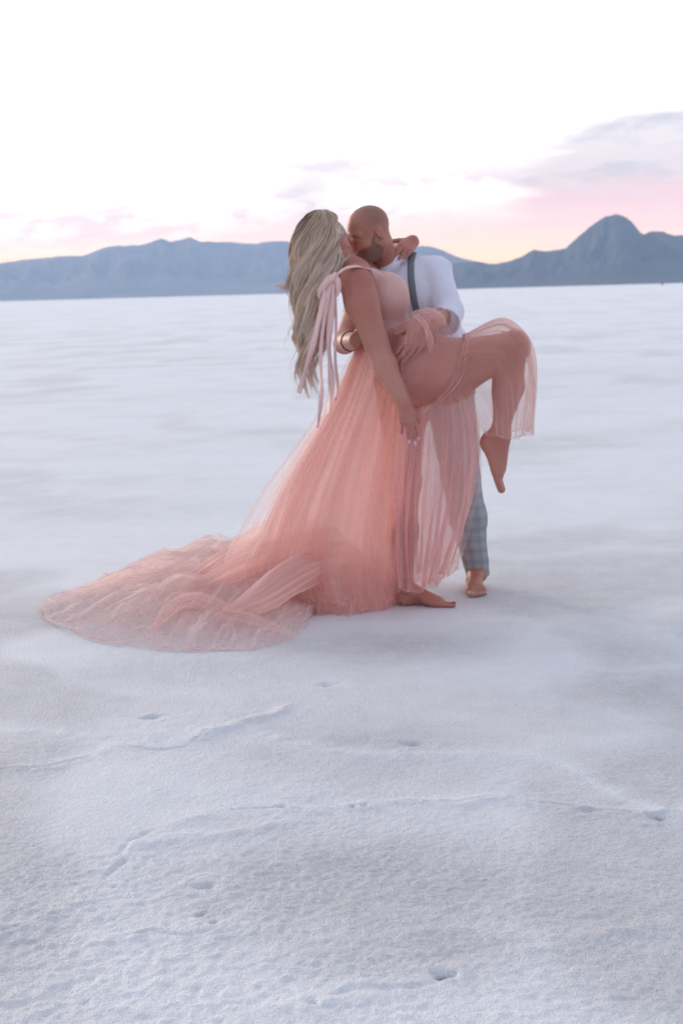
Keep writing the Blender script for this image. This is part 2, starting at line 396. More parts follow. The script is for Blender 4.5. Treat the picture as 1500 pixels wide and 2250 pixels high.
# ------------------------------------------------------------------ figures: signed-distance modelling
class Field:
    """bodies and clothes grow as one smooth blended volume, then become one continuous mesh"""
    def __init__(s, lo, hi, h):
        s.lo = np.asarray(lo, float); s.h = h
        s.n = np.ceil((np.asarray(hi, float)-s.lo)/h).astype(int)+1
        s.f = np.full(s.n, .5, np.float32)
    def blk(s, lo, hi):
        i0 = np.clip(np.floor((np.asarray(lo)-s.lo)/s.h).astype(int), 0, s.n-1)
        i1 = np.clip(np.ceil((np.asarray(hi)-s.lo)/s.h).astype(int)+1, 1, s.n)
        sl = tuple(slice(a, b) for a, b in zip(i0, i1))
        X = (s.lo[0]+s.h*np.arange(i0[0], i1[0])).astype(np.float32)[:, None, None]
        Y = (s.lo[1]+s.h*np.arange(i0[1], i1[1])).astype(np.float32)[None, :, None]
        Z = (s.lo[2]+s.h*np.arange(i0[2], i1[2])).astype(np.float32)[None, None, :]
        return sl, X, Y, Z
    def put(s, sl, d, k, sub=False):
        a = s.f[sl]
        if a.size == 0: return
        if sub: d = -d; a = -a; d = -d
        if not sub:
            hh = np.clip(.5+.5*(a-d)/k, 0, 1); s.f[sl] = a+(d-a)*hh - k*hh*(1-hh)
        else:
            a = s.f[sl]; d = -d
            hh = np.clip(.5-.5*(a-d)/k, 0, 1); s.f[sl] = a+(d-a)*hh + k*hh*(1-hh)
    def rc(s, a, ra, b, rb, k=.02, flat=0, sq=None, sub=False):
        """tapered capsule; flat 1: cut square at b, 2: both ends; sq=(axis, factor) widens it along an axis"""
        a = np.asarray(a, float); b = np.asarray(b, float); mr = max(ra, rb)*(max(1, sq[1]) if sq else 1)+k+3*s.h
        sl, X, Y, Z = s.blk(np.minimum(a, b)-mr, np.maximum(a, b)+mr)
        p = [X-a[0], Y-a[1], Z-a[2]]; ab = b-a; L = np.linalg.norm(ab)
        if sq:
            n = unit(sq[0]); q = 1/sq[1]-1
            pn = p[0]*n[0]+p[1]*n[1]+p[2]*n[2]
            p = [p[i]+n[i]*pn*q for i in range(3)]; ab = ab+n*np.dot(ab, n)*q
        L2 = max(np.dot(ab, ab), 1e-12)
        t0 = (p[0]*ab[0]+p[1]*ab[1]+p[2]*ab[2])/L2; t = np.clip(t0, 0, 1)
        d = np.sqrt((p[0]-t*ab[0])**2+(p[1]-t*ab[1])**2+(p[2]-t*ab[2])**2)-(ra+(rb-ra)*t)
        if flat: d = np.maximum(d, (t0-1)*math.sqrt(L2))
        if flat == 2: d = np.maximum(d, -t0*math.sqrt(L2))
        s.put(sl, d, k, sub)
    def el(s, c, r, ax=None, k=.02, sub=False):
        """ellipsoid with radii r along the rows of ax"""
        c = np.asarray(c, float); r = np.asarray(r, float); mr = r.max()+k+3*s.h
        sl, X, Y, Z = s.blk(c-mr, c+mr); p = [X-c[0], Y-c[1], Z-c[2]]
        ax = np.eye(3) if ax is None else np.asarray(ax)
        l = [p[0]*u[0]+p[1]*u[1]+p[2]*u[2] for u in ax]
        k0 = np.sqrt(sum((l[i]/r[i])**2 for i in range(3)))+1e-6; k1 = np.sqrt(sum((l[i]/r[i]**2)**2 for i in range(3)))+1e-6
        s.put(sl, k0*(k0-1)/k1, k, sub)
    def chain(s, pts, rs, k=.02, **kw):
        for i in range(len(pts)-1): s.rc(pts[i], rs[i], pts[i+1], rs[i+1], k, **kw)
    def samp(s, pts):
        q = (np.asarray(pts, float)-s.lo)/s.h; q = np.clip(q, 0, s.n-1.001); i = q.astype(int); f = q-i
        o = 0
        for dx in (0, 1):
            for dy in (0, 1):
                for dz in (0, 1):
                    w = (f[:, 0] if dx else 1-f[:, 0])*(f[:, 1] if dy else 1-f[:, 1])*(f[:, 2] if dz else 1-f[:, 2])
                    o = o+w*s.f[i[:, 0]+dx, i[:, 1]+dy, i[:, 2]+dz]
        return o
    def grad(s, pts):
        e = s.h*1.5; g_ = np.stack([s.samp(pts+e*np.eye(3)[i])-s.samp(pts-e*np.eye(3)[i]) for i in range(3)], -1)
        return g_/(np.linalg.norm(g_, axis=1, keepdims=True)+1e-9)
    def push(s, pts, margin, it=3):
        """move points that are closer than margin out of the body"""
        pts = np.array(pts, float)
        for _ in range(it):
            d = s.samp(pts); m = d < margin
            if not m.any(): break
            pts[m] += s.grad(pts[m])*(margin-d[m])[:, None]
        return pts
    def hit(s, px, py, y0, y1):
        """first surface point along the line from the camera"""
        ys_ = np.linspace(y0, y1, 400); r = ray(px, py); pts = CAM+r*(ys_/r[1])[:, None]
        d = s.samp(pts); w = np.where(d < 0)[0]
        return pts[w[0]] if len(w) else pts[np.argmin(d)]
def smooth_mesh(v, f, it=2, lam=.5):
    e = np.concatenate([f[:, [i, (i+1) % 4]] for i in range(4)])
    for _ in range(it):
        acc = np.zeros_like(v); c = np.bincount(e[:, 0], minlength=len(v))+np.bincount(e[:, 1], minlength=len(v))
        for k in range(3):
            acc[:, k] = np.bincount(e[:, 0], v[e[:, 1], k], len(v))+np.bincount(e[:, 1], v[e[:, 0], k], len(v))
        v = v+lam*(acc/np.maximum(c, 1)[:, None]-v)
    return v
def surface(F, f=None, lo=None, it=2):
    f = F.f if f is None else f; lo = F.lo if lo is None else lo
    sg = f < 0; nx, ny, nz = f.shape
    cnt = np.zeros((nx-1, ny-1, nz-1), np.int8)
    C8 = [(a, b, c) for a in (0, 1) for b in (0, 1) for c in (0, 1)]
    for a, b, c in C8: cnt += sg[a:nx-1+a, b:ny-1+b, c:nz-1+c]
    act = (cnt > 0) & (cnt < 8); ii = np.argwhere(act)
    vid = np.full(act.shape, -1, np.int32); vid[act] = np.arange(len(ii))
    pos = np.zeros((len(ii), 3)); n = np.zeros(len(ii))
    for a in C8:
        for k in range(3):
            if a[k]: continue
            b = list(a); b[k] = 1
            fa = f[tuple((ii+a).T)]; fb = f[tuple((ii+b).T)]; m = (fa < 0) != (fb < 0)
            t = np.where(m, fa/np.where(m, fa-fb, 1), 0)
            p = np.array(a, float)+t[:, None]*(np.array(b)-np.array(a)); pos[m] += p[m]; n[m] += 1
    v = lo+F.h*(ii+pos/n[:, None]); faces = []
    for k in range(3):
        u, w = [(1, 2), (2, 0), (0, 1)][k]
        s0 = [slice(1, -1)]*3; s1 = [slice(1, -1)]*3; s0[k] = slice(0, -1); s1[k] = slice(1, None)
        A0 = sg[tuple(s0)]; m = A0 != sg[tuple(s1)]; e = np.argwhere(m)
        off = np.ones(3, int); off[k] = 0; ins = A0[m]; e = e+off
        eu = np.eye(3, dtype=int)[u]; ew = np.eye(3, dtype=int)[w]
        q = [vid[tuple((e-a*eu-b*ew).T)] for a, b in ((1, 1), (0, 1), (0, 0), (1, 0))]
        q = np.stack(q, -1); q[~ins] = q[~ins][:, ::-1]; faces.append(q)
    fc = np.concatenate(faces); fc = fc[(fc >= 0).all(1)]
    return smooth_mesh(v, fc, it), fc
def rotv(v, ax, a):
    ax = unit(ax); v = np.asarray(v, float)
    return v*cos(a)+np.cross(ax, v)*sin(a)+ax*np.dot(ax, v)*(1-cos(a))
def head(F, c, fwd, up, s=1., male=True):
    fwd = unit(fwd); up = unit(up-fwd*np.dot(up, fwd)); lf = np.cross(up, fwd); ax = np.array([fwd, lf, up])
    q = lambda x, y, z: c+s*(x*fwd+y*lf+z*up)
    F.el(q(-.014, 0, .034), A(.100, .078, .086)*s, ax, .01)
    F.el(q(.032, 0, -.030), A(.060, .060, .082)*s, ax, .03*s)
    for t in (-1, 1):
        F.rc(q(-.012, .054*t, -.055), .022*s, q(.068, .012*t, -.103), (.020 if male else .016)*s, .03*s)
        F.el(q(.058, .040*t, -.030), A(.030, .026, .024)*s, ax, .02*s)
        F.rc(q(.086, .010*t, .024), .010*s, q(.070, .048*t, .022), .011*s, .018*s)
        F.el(q(.098, .032*t, .002), A(.016, .019, .014)*s, ax, .012*s, sub=True)
        F.el(q(.077, .032*t, .000), A(.014, .016, .013)*s, ax, .004)
        F.el(q(-.012, .079*t, -.004), A(.019, .008, .032)*s, np.array([unit(fwd-.25*up), unit(lf+.0*fwd), unit(up+.25*fwd)]), .006)
        F.el(q(-.010, .087*t, -.002), A(.010, .005, .018)*s, ax, .004, sub=True)
        F.el(q(.104, .010*t, -.036), A(.010, .008, .008)*s, ax, .006)
    F.rc(q(.090, 0, .012), .009*s, q(.112, 0, -.032), .011*s, .012*s)
    F.el(q(.075, 0, -.104), A(.020, .022, .017)*s, ax, .02*s)
    F.el(q(.090, 0, -.062), A(.012, .026, .007)*s, ax, .005); F.el(q(.088, 0, -.075), A(.012, .022, .008)*s, ax, .005)
    return q, ax
def hand(F, w, d, n, th, curl=(.3, .35, .25), spread=.10, s=1., thumb=.6, curls=None):
    """w wrist, d towards the fingers, n out of the back of the hand, th towards the thumb; returns the five nails"""
    d = unit(d); n = unit(n-d*np.dot(n, d)); sgn = 1 if np.dot(np.cross(n, d), th) > 0 else -1
    sd_ = np.cross(n, d)*sgn; nails = []
    axc = np.cross(d, n)           # turning about this curls towards the palm (away from n)
    if np.dot(rotv(d, axc, .1), n) > 0: axc = -axc
    kn = []
    for i, (off, ml, fl, r) in enumerate([(.030, .088, (.042, .026, .020), .0088), (.010, .092, (.047, .030, .021), .0090), (-.011, .087, (.043, .028, .021), .0086), (-.031, .078, (.033, .021, .018), .0077)]):
        a = w+s*(off*.45*sd_); b = w+s*(ml*d+off*sd_+.004*n)
        F.rc(a, .015*s, b, .0118*s, .016 if i else .008); kn.append(b)
        dd = rotv(d, n, 0); dd = unit(dd+sd_*off*spread*22*.35)
        p = b; c_ = curls[i] if curls else curl; dirn = dd
        for j, l in enumerate(fl):
            dirn = rotv(dirn, axc, c_[j]); p2 = p+s*l*dirn
            F.rc(p, r*s*(1-.06*j), p2, r*s*(.93-.08*j), .003 if j else .006); p = p2
        up_ = unit(np.cross(axc, dirn)); up_ = up_ if np.dot(up_, n) > -.2 else -up_
        bk = unit(n-dirn*np.dot(n, dirn)); nails.append((p-dirn*.002*s+bk*r*s*.62, dirn, bk, r*s))
    F.el(w+s*(.045*d+.0*sd_-.004*n), A(.045, .036, .014)*s, np.array([d, sd_, n]), .012)
    t0 = w+s*(.022*d+.022*sd_-.006*n); dt = unit(d*.75+sd_*thumb-.25*n)
    t1 = t0+s*.040*dt; dt2 = unit(dt+.35*d); t2 = t1+s*.030*dt2; dt3 = unit(dt2+.2*d); t3 = t2+s*.022*dt3
    F.chain([t0, t1, t2, t3], [.017*s, .0115*s, .0098*s, .0078*s], .008)
    bk = unit(sd_*.5+n*.7-dt3*np.dot(sd_*.5+n*.7, dt3)); nails.append((t3+bk*.005*s, dt3, bk, .0085*s))
    return nails
def foot(F, ankle, heel, fwd, up, med, s=1., toe_up=0., th=1.):
    """heel: bottom centre of the heel; med: unit vector towards the big-toe side"""
    fwd = unit(fwd); up = unit(up-fwd*np.dot(up, fwd)); med = unit(np.cross(up, fwd)); med = med if np.dot(med, med) and np.dot(med, MED) > 0 else -med
    q = lambda x, y, z: heel+s*(x*fwd+y*med+z*up)
    F.el(q(.012, 0, .032), A(.036, .030, .032)*s*th, np.array([fwd, med, up]), .02)
    F.rc(q(.0, 0, .035), .027*s, ankle, .034*s, .02)
    F.rc(ankle, .034*s*th, q(.135, .010, .036), .024*s*th, .03, sq=(med, 1.25))
    F.rc(q(.015, -.012, .024), .022*s*th, q(.150, -.028, .020), .017*s*th, .02)
    F.rc(q(.110, .016, .034), .024*s, q(.172, .026, .021), .020*s, .02)
    F.rc(q(.110, -.010, .028), .022*s, q(.160, -.018, .018), .017*s, .02)
    F.el(q(.155, .002, .022), A(.035, .042, .018)*s, np.array([fwd, med, up]), .02)
    nails = []
    for y, x0, x1, r in [(.030, .180, .232, .0135), (.009, .182, .228, .0092), (-.008, .176, .218, .0088), (-.023, .168, .206, .0083), (-.036, .158, .192, .0080)]:
        a, b = q(x0, y, .016), q(x1, y*1.05, r/s*s+.001+toe_up)
        F.rc(a, r*1.05*s*th, b, r*s*th, .005); nails.append((b+up*r*s*.75+fwd*.002, fwd, up, r*s))
    return nails
def nail_meshes(nails, name, mat, parent, base, length=1.3, label=None):
    for c, d, n, r in nails:
        d = unit(d); n = unit(n-d*np.dot(n, d)); sd_ = np.cross(d, n); vs = []; fs = []
        NU, NV = 10, 7
        for i in range(NV):
            t = -1+2*i/(NV-1)
            for j in range(NU):
                a = 2*pi*j/NU; rr = math.sqrt(max(0, 1-t*t))+.02
                vs.append(c+d*r*length*t+sd_*r*.78*rr*cos(a)+n*r*.34*rr*sin(a))
        for i in range(NV-1):
            for j in range(NU): fs.append((i*NU+j, i*NU+(j+1) % NU, (i+1)*NU+(j+1) % NU, (i+1)*NU+j))
        o = mesh_obj(name, np.array(vs), fs, mat, parent, base=base)
        if label: o['label'] = label
def colour(v, base, spots):
    c = np.tile(np.array(base, float), (len(v), 1))
    for p, r, k in spots:
        w = np.exp(-((v-np.asarray(p))**2).sum(1)/r**2)[:, None]; c = c*(1-w)+np.array(k)*w
    return c

# ------------------------------------------------------------------ the man
YM = 6.62
mh = P(809, 514, 6.42); mf = unit(A(-.79, -.41, -.40)); mup = unit(A(-.12, -.05, 1))
F = Field(P(720, 440, 6.5)*A(1, 0, 1)+A(-.05, 5.85, -1.95+.0), P(1080, 440, 6.5)*A(1, 0, 1)+A(.02, 7.15, .06), .004)
F.lo[2] = -.02; F.n[2] = int((1.84+.02)/.004); F.f = np.full(F.n, .5, np.float32)
m_neck = P(846, 588, 6.58); m_chest = P(922, 665, 6.63); m_waist = P(948, 770, 6.66); m_pel = P(952, 842, 6.66)
shl, shr = P(955, 600, 6.60), P(850, 622, 6.76)
sax = unit(shl-shr)
q_m, ax_m = head(F, mh, mf, mup, 1.0)
F.rc(q_m(-.030, 0, -.055), .062, m_neck, .066, .03)
F.rc(m_neck+A(0, .03, -.03), .048, shl+A(-.03, 0, -.01), .055, .03); F.rc(m_neck+A(0, .03, -.03), .048, shr, .055, .03)
F.rc(m_chest, .122, m_waist, .118, .05, sq=(sax, 1.12)); F.rc(m_neck+A(.06, .03, -.09), .085, m_chest, .122, .05, sq=(sax, 1.15))
F.rc(m_waist, .12, m_pel, .125, .05, sq=(sax, 1.3))
elb = P(984, 686, 6.45); cuf = P(978, 708, 6.33); wri = P(934, 722, 6.05)
F.chain([shl, elb], [.062, .050], .03); F.chain([elb, wri], [.047, .031], .02)
nl1 = hand(F, wri, P(893, 778, 5.965)-wri, A(.35, -1, .35), A(-.5, -.3, .7), curl=(.25, .30, .25), s=1.05, thumb=.8)
# right arm round her back: elbow behind her, forearm crossing on the near side
elr = P(778, 690, 6.66); wb = P(757, 752, 6.42); wr = P(784, 748, 6.14)
F.chain([shr, elr], [.060, .050], .03); F.chain([elr, wb], [.050, .047], .03); F.chain([wb, wr], [.047, .036], .03)
nl2 = hand(F, wr, P(826, 704, 6.07)-wr, A(-.3, -1, .2), A(0, 0, 1), curl=(.15, .25, .2), s=1.0, thumb=.3)
hipl, kneel, ankl = P(985, 850, 6.64), P(1012, 1050, 6.60), P(1050, 1262, 6.62)
hipr, kneer = P(908, 850, 6.68), P(856, 1060, 6.82); ankr = P(818, 1240, 7.0)
F.chain([hipl, kneel, ankl], [.095, .062, .042], .03); F.chain([hipr, kneer, ankr], [.095, .062, .042], .03)
MED = A(-1, 0, 0)
tl = G(1054, 1312); hl = tl+A(-.01, .225, 0); hl[2] = .0
nt1 = foot(F, A(ankl[0], ankl[1]-.005, .085), hl+A(-.004, -.01, 0), A(.02, -1, -.0), A(0, 0, 1), MED, .98)
MED = A(1, 0, 0)
hr = A(ankr[0], ankr[1]+.05, 0); nt2 = foot(F, A(ankr[0], ankr[1]-.005, .085), hr, A(-.3, -1, 0), A(0, 0, 1), MED, .98)
mv, mfc = surface(F)
mbase = A(*(hl[:2]), 0.)
mcol = colour(mv, (.43, .185, .125), [(q_m(-.012, .08, 0), .035, (.50, .20, .15)), (q_m(.11, 0, -.03), .03, (.50, .20, .155)), (q_m(.095, 0, -.068), .018, (.36, .13, .11)), (q_m(-.03, 0, .12), .06, (.47, .25, .19)), (nt1[0][0], .06, (.50, .26, .19))])
dl = (mv-mh)@ax_m.T; scalp = sst(dl[:, 2], .0, .05)*sst(dl[:, 0], .055, -.02)*(np.linalg.norm(mv-mh, axis=1) < .16)
mcol = mcol*(1-.28*scalp[:, None]*np.array([1., .95, .88]))
cheek = np.exp(-((dl-np.array([.07, .045, -.025]))**2).sum(1)/.03**2)[:, None]; mcol = mcol*(1-cheek*np.array([-.04, .12, .12]))
man = mesh_obj('person', mv, mfc, SKIN, base=mbase, attrs={'col': mcol})
tag(man, 'bald bearded man in white shirt, grey suspender and plaid trousers holding the blonde woman', 'person')
nailm = mat_simple('plain_nail', (.56, .33, .27), .35)
nail_meshes(nt1, 'toenail', nailm, man, mbase, 1.0)
# beard: a thin shell over jaw, chin and upper lip
def shell(F, lo, hi, region, off, it=1):
    sl, X, Y, Z = F.blk(lo, hi); f = F.f[sl]-off
    l0 = np.array([X[0, 0, 0], Y[0, 0, 0], Z[0, 0, 0]], float)
    pts = np.stack(np.broadcast_arrays(X, Y, Z), -1)
    f = np.maximum(f, region(pts)).astype(np.float32)
    f[0], f[-1], f[:, 0], f[:, -1], f[:, :, 0], f[:, :, -1] = .1, .1, .1, .1, .1, .1
    return surface(F, f, l0, it)
def beard_reg(p):
    d = (p-mh)@ax_m.T; x, y, z = d[..., 0], d[..., 1], d[..., 2]
    edge = -.030-.55*(x-.0)*.0; top = .016-.056*sst(x, -.004, .05)
    r = np.maximum(z-top, -.008-x+.0); r = np.maximum(r, -(z+.150))
    mouth = np.sqrt(((x-.10)/.03)**2+(y/.021)**2+((z+.068)/.0085)**2)-1
    r = np.maximum(r, -mouth*.012)
    nose = np.sqrt(((x-.11)/.03)**2+(y/.018)**2+((z+.036)/.014)**2)-1
    r = np.maximum(r, -nose*.012)
    r = np.maximum(r, .016-x-.9*np.clip(-.02-z, 0, .05)); r = np.maximum(r, (np.abs(y)-.069))
    neckcut = (-.112-z)*1.0-.35*(.06-x)
    r = np.maximum(r, neckcut)
    return r+.006*vnoise(p[..., 0]*160, p[..., 1]*160, p[..., 2]*160, 91)+.004*vnoise(p[..., 0]*60, p[..., 1]*60, p[..., 2]*60, 92)
BEARD = mat_simple('stubble', (.215, .112, .082), .8, .5, 260, .003)
bv, bf = shell(F, mh-.18, mh+.18, beard_reg, .0022); mesh_obj('beard', bv, bf, BEARD, man, base=mbase)
def brow_reg(p):
    d = (p-mh)@ax_m.T; x, y, z = d[..., 0], d[..., 1], d[..., 2]; ya = np.abs(y)
    return np.maximum(np.maximum(np.abs(z-(.027+.12*(ya-.012)-2.2*np.clip(ya-.035, 0, 1)**1*.4))-.0042, np.abs(ya-.031)-.021), .03-x)
bv, bf = shell(F, mh-.18, mh+.18, brow_reg, .003); mesh_obj('eyebrow', bv, bf, BEARD, man, base=mbase)
def lash_reg(p):
    d = (p-mh)@ax_m.T; x, y, z = d[..., 0], d[..., 1], d[..., 2]; ya = np.abs(y)
    return np.maximum(np.maximum(np.abs(z+.006-(ya-.032)**2*9)-.0028, np.abs(ya-.032)-.015), .03-x)
bv, bf = shell(F, mh-.18, mh+.18, lash_reg, .002); mesh_obj('eyelash', bv, bf, BEARD, man, base=mbase)

# shirt: its own volume over chest and arms, square at the rolled cuff, open at the throat
def mat_cloth(name, col, rough=.8, scale=900):
    m, q = new_mat(name); co = objco(q)
    n = q.noise(co, 26, 4, .55, .4); w = q.noise(co, scale, 2)
    c = q.mix(n, tuple(x*.95 for x in col), col)
    return finish(m, q, principled(q, c, rough, q.m('ADD', n, q.m('MULTIPLY', w, .04)), .012, .5, Sheen_Weight=.15))
SHIRT = mat_cloth('white_cotton', (.77, .76, .85))
T = Field(F.lo, F.lo+F.h*(F.n-1), .005)
T.rc(m_neck+A(.035, .03, -.012), .060, shl+A(-.02, 0, .004), .074, .04); T.rc(m_neck+A(.0, .03, -.05), .075, shr, .072, .04)
T.rc(m_neck+A(.06, .02, -.085), .105, m_chest, .138, .05, sq=(sax, 1.15)); T.rc(m_chest, .138, m_waist, .138, .05, sq=(sax, 1.15)); T.rc(m_waist, .138, m_waist+(m_pel-m_waist)*.5, .14, .05, sq=(sax, 1.3), flat=1)
T.chain([shl, elb+A(.002, 0, 0)], [.082, .064], .016); T.rc(elb+A(.002, 0, 0), .060, cuf, .057, .02, flat=1)
T.chain([shr, elr], [.074, .064], .035)
# creases
sl, X, Y, Z = T.blk(P(820, 540, 6.3)-A(.1, .3, .8), P(1030, 540, 6.3)+A(.1, .7, .1))
px_ = np.broadcast_to(X, T.f[sl].shape); pz_ = np.broadcast_to(Z, px_.shape); py_ = np.broadcast_to(Y, px_.shape)
T.f[sl] += (.0065*vnoise((px_*.8+pz_*.6)*17, (pz_*.8-px_*.6)*5, py_*7, 71)+.0035*vnoise((px_*.5-pz_*.8)*34, pz_*12, py_*14, 72)).astype(np.float32)
# throat opening
T.rc(q_m(-.02, 0, -.09), .072, m_neck+A(-.012, -.015, .0), .066, .006, sub=True)
T.rc(m_neck+A(-.07, -.09, .02), .040, P(838, 660, 6.50), .004, .006, sub=True)
sv, sf = surface(T, it=2)
shirt = mesh_obj('shirt', sv, sf, SHIRT, man, base=mbase)
def collar_mesh():
    axn = unit(unit(q_m(-.03, 0, -.055)-m_neck)*.35+A(0, 0, 1)); front = unit(A(-.62, -.78, 0)-axn*np.dot(A(-.62, -.78, 0), axn)); side = np.cross(axn, front)
    NU, NV = 44, 8; vs = []
    for i in range(NU):
        a = R(-158)+R(316)*i/(NU-1); a += pi
        tt = abs(i/(NU-1)-.5)*2
        for j in range(NV):
            t = j/(NV-1)
            # stand up, then fold over
            if t < .5: hh = -.025+(.118-.05*tt**3)*t*2; rr = .084-.004*t*2
            else: hh = .093-.05*tt**3-(.050+.030*tt**4)*(t-.5)*2; rr = .080+.024*(t-.5)*2+.018*tt**4*(t-.5)*2
            vs.append(m_neck+axn*(hh+.006)+(front*cos(a)+side*sin(a))*rr*(1+.04*sin(3*a)))
    id_ = np.arange(NU*NV).reshape(NU, NV)
    return np.array(vs), np.stack([id_[:-1, :-1], id_[1:, :-1], id_[1:, 1:], id_[:-1, 1:]], -1).reshape(-1, 4)
def solid(o, t, off=0):
    m = o.modifiers.new('thickness', 'SOLIDIFY'); m.thickness = t; m.offset = off; return o
cv, cf = collar_mesh(); solid(mesh_obj('collar', cv, cf, SHIRT, shirt, base=mbase), .003)
# rolled cuff
K = Field(cuf-.12, cuf+.12, .003); dcf = unit(cuf-elb)
K.rc(cuf-dcf*.040, .068, cuf+dcf*.006, .066, .004, flat=2); K.rc(cuf-dcf*.050, .052, cuf+dcf*.03, .052, .004, flat=2, sub=True)
kv, kf = surface(K, it=2); kv = kv+.002*np.stack([vnoise(kv[:, 0]*40, kv[:, 2]*40, kv[:, 1]*40, s) for s in (1, 2, 3)], -1)
mesh_obj('cuff', kv, kf, SHIRT, shirt, base=mbase)
DARKB = mat_simple('dark_button', (.05, .05, .06), .4)
bt = K.hit(994, 703, 6.1, 6.6); nail_meshes([(bt, A(1, 0, 0), unit(A(.1, -1, .1)), .006)], 'button', DARKB, shirt, mbase, .8)
# suspender laid on the shirt
SUSP = mat_cloth('grey_webbing', (.165, .19, .205), .75)
def strip_on(F_, path, width, name, mat, parent, base, lift=.004, nu=40, y0=5.9, y1=7.1, thick=.003):
    pth = np.array(path, float); t = np.linspace(0, 1, nu); L = np.linspace(0, 1, len(pth))
    px = np.interp(t, L, pth[:, 0]); py = np.interp(t, L, pth[:, 1])
    c = np.array([F_.hit(a, b, y0, y1) for a, b in zip(px, py)])
    for _ in range(6): c[1:-1] = (c[:-2]+2*c[1:-1]+c[2:])/4
    n = F_.grad(c); n[n[:, 1] > 0] *= 1; tg = np.gradient(c, axis=0); sd_ = np.cross(tg, n); sd_ /= np.linalg.norm(sd_, axis=1, keepdims=True)
    vs = np.stack([c+n*lift+sd_*width*s for s in (-.5, -.17, .17, .5)], 1)
    id_ = np.arange(nu*4).reshape(nu, 4)
    return solid(mesh_obj(name, vs.reshape(-1, 3), np.stack([id_[:-1, :-1], id_[1:, :-1], id_[1:, 1:], id_[:-1, 1:]], -1).reshape(-1, 4), mat, parent, base=base), thick)
strip_on(T, [(908, 556), (902, 575), (902, 610), (907, 645), (914, 680), (924, 715)], .030, 'suspender', SUSP, man, mbase)
# bracelet on his right wrist
def ring(name, c, axis, r, w, t, mat, parent, base):
    axis = unit(axis); u = unit(np.cross(axis, A(.3, .2, 1))); v = np.cross(axis, u); vs = []; NU = 28
    for i in range(NU):
        a = 2*pi*i/NU
        for (rr, h_) in ((r, -w/2), (r+t, -w/2), (r+t, w/2), (r, w/2)): vs.append(c+(u*cos(a)+v*sin(a))*rr+axis*h_)
    fs = [(i*4+j, i*4+(j+1) % 4, ((i+1) % NU)*4+(j+1) % 4, ((i+1) % NU)*4+j) for i in range(NU) for j in range(4)]
    return mesh_obj(name, np.array(vs), fs, mat, parent, base=base)
ring('bracelet', wb+(wr-wb)*.50, wr-wb, .0425, .009, .003, mat_simple('black_cord', (.035, .035, .04), .6), man, mbase)
# trousers, grey-blue plaid
TR = Field(F.lo, F.lo+F.h*(F.n-1), .005)
TR.rc(m_waist+(m_pel-m_waist)*.3, .142, m_pel, .145, .05, sq=(sax, 1.3))
kk = kneel+(ankl-kneel)*.86
TR.chain([hipl, kneel], [.118, .088], .04); TR.rc(kneel, .088, kneel+(ankl-kneel)*.4, .085, .03); TR.rc(kneel+(ankl-kneel)*.4, .085, kk, .060, .03); TR.rc(kk, .056, kneel+(ankl-kneel)*1.02, .055, .006, flat=1)
TR.chain([hipr, kneer], [.115, .084], .04); TR.rc(kneer, .084, kneer+(ankr-kneer)*1.0, .056, .03, flat=1)
sl, X, Y, Z = TR.blk(TR.lo, A(TR.lo[0]+9, TR.lo[1]+9, 1.0))
sh_ = TR.f[sl].shape; px_ = np.broadcast_to(X, sh_); pz_ = np.broadcast_to(Z, sh_); py_ = np.broadcast_to(Y, sh_)
near = np.abs(TR.f[sl]) < .03
cr = np.zeros(sh_, np.float32); cr[near] = .0045*vnoise(px_[near]*9, pz_[near]*22+px_[near]*9, py_[near]*9, 81)*(.6+.9*np.exp(-((pz_[near]-.16)/.10)**2))
TR.f[sl] += cr
tv, tf = surface(TR, it=2)
legc = np.where((tv[:, 0] > (hipl[0]+hipr[0])/2)[:, None], hipl+(ankl-hipl)*np.clip((hipl[2]-tv[:, 2])/(hipl[2]-ankl[2]), 0, 1)[:, None], hipr+(ankr-hipr)*np.clip((hipr[2]-tv[:, 2])/(hipr[2]-ankr[2]), 0, 1)[:, None])
pu = np.stack([np.arctan2(tv[:, 0]-legc[:, 0], -(tv[:, 1]-legc[:, 1]))*.085, tv[:, 2], 0*tv[:, 2]], -1)
def mat_plaid():
    m, q = new_mat('plaid_wool'); u = attr(q, 'pl', 'Vector'); x, y, _ = q.sep(u)[:]
    def stripes(v, per, w, ph=0.):
        t = q.m('ABSOLUTE', q.m('SUBTRACT', q.m('FRACT', q.m('ADD', q.m('DIVIDE', v, per), ph+50.)), .5))
        return q.ss(t, w, w*.55)
    c = (.35, .37, .385)
    c = q.mix(q.m('MULTIPLY', stripes(x, .052, .20), .5), c, (.24, .265, .285)); c = q.mix(q.m('MULTIPLY', stripes(y, .052, .20), .5), c, (.24, .265, .285))
    c = q.mix(q.m('MULTIPLY', stripes(x, .052, .045, .5), .4), c, (.54, .50, .48)); c = q.mix(q.m('MULTIPLY', stripes(y, .052, .045, .5), .4), c, (.54, .50, .48))
    n = q.noise(objco(q), 300, 3)
    return finish(m, q, principled(q, c, .85, n, .001, .5))
PLAID = mat_plaid()
mesh_obj('trousers', tv, tf, PLAID, man, base=mbase, attrs={'pl': pu})
FM = F

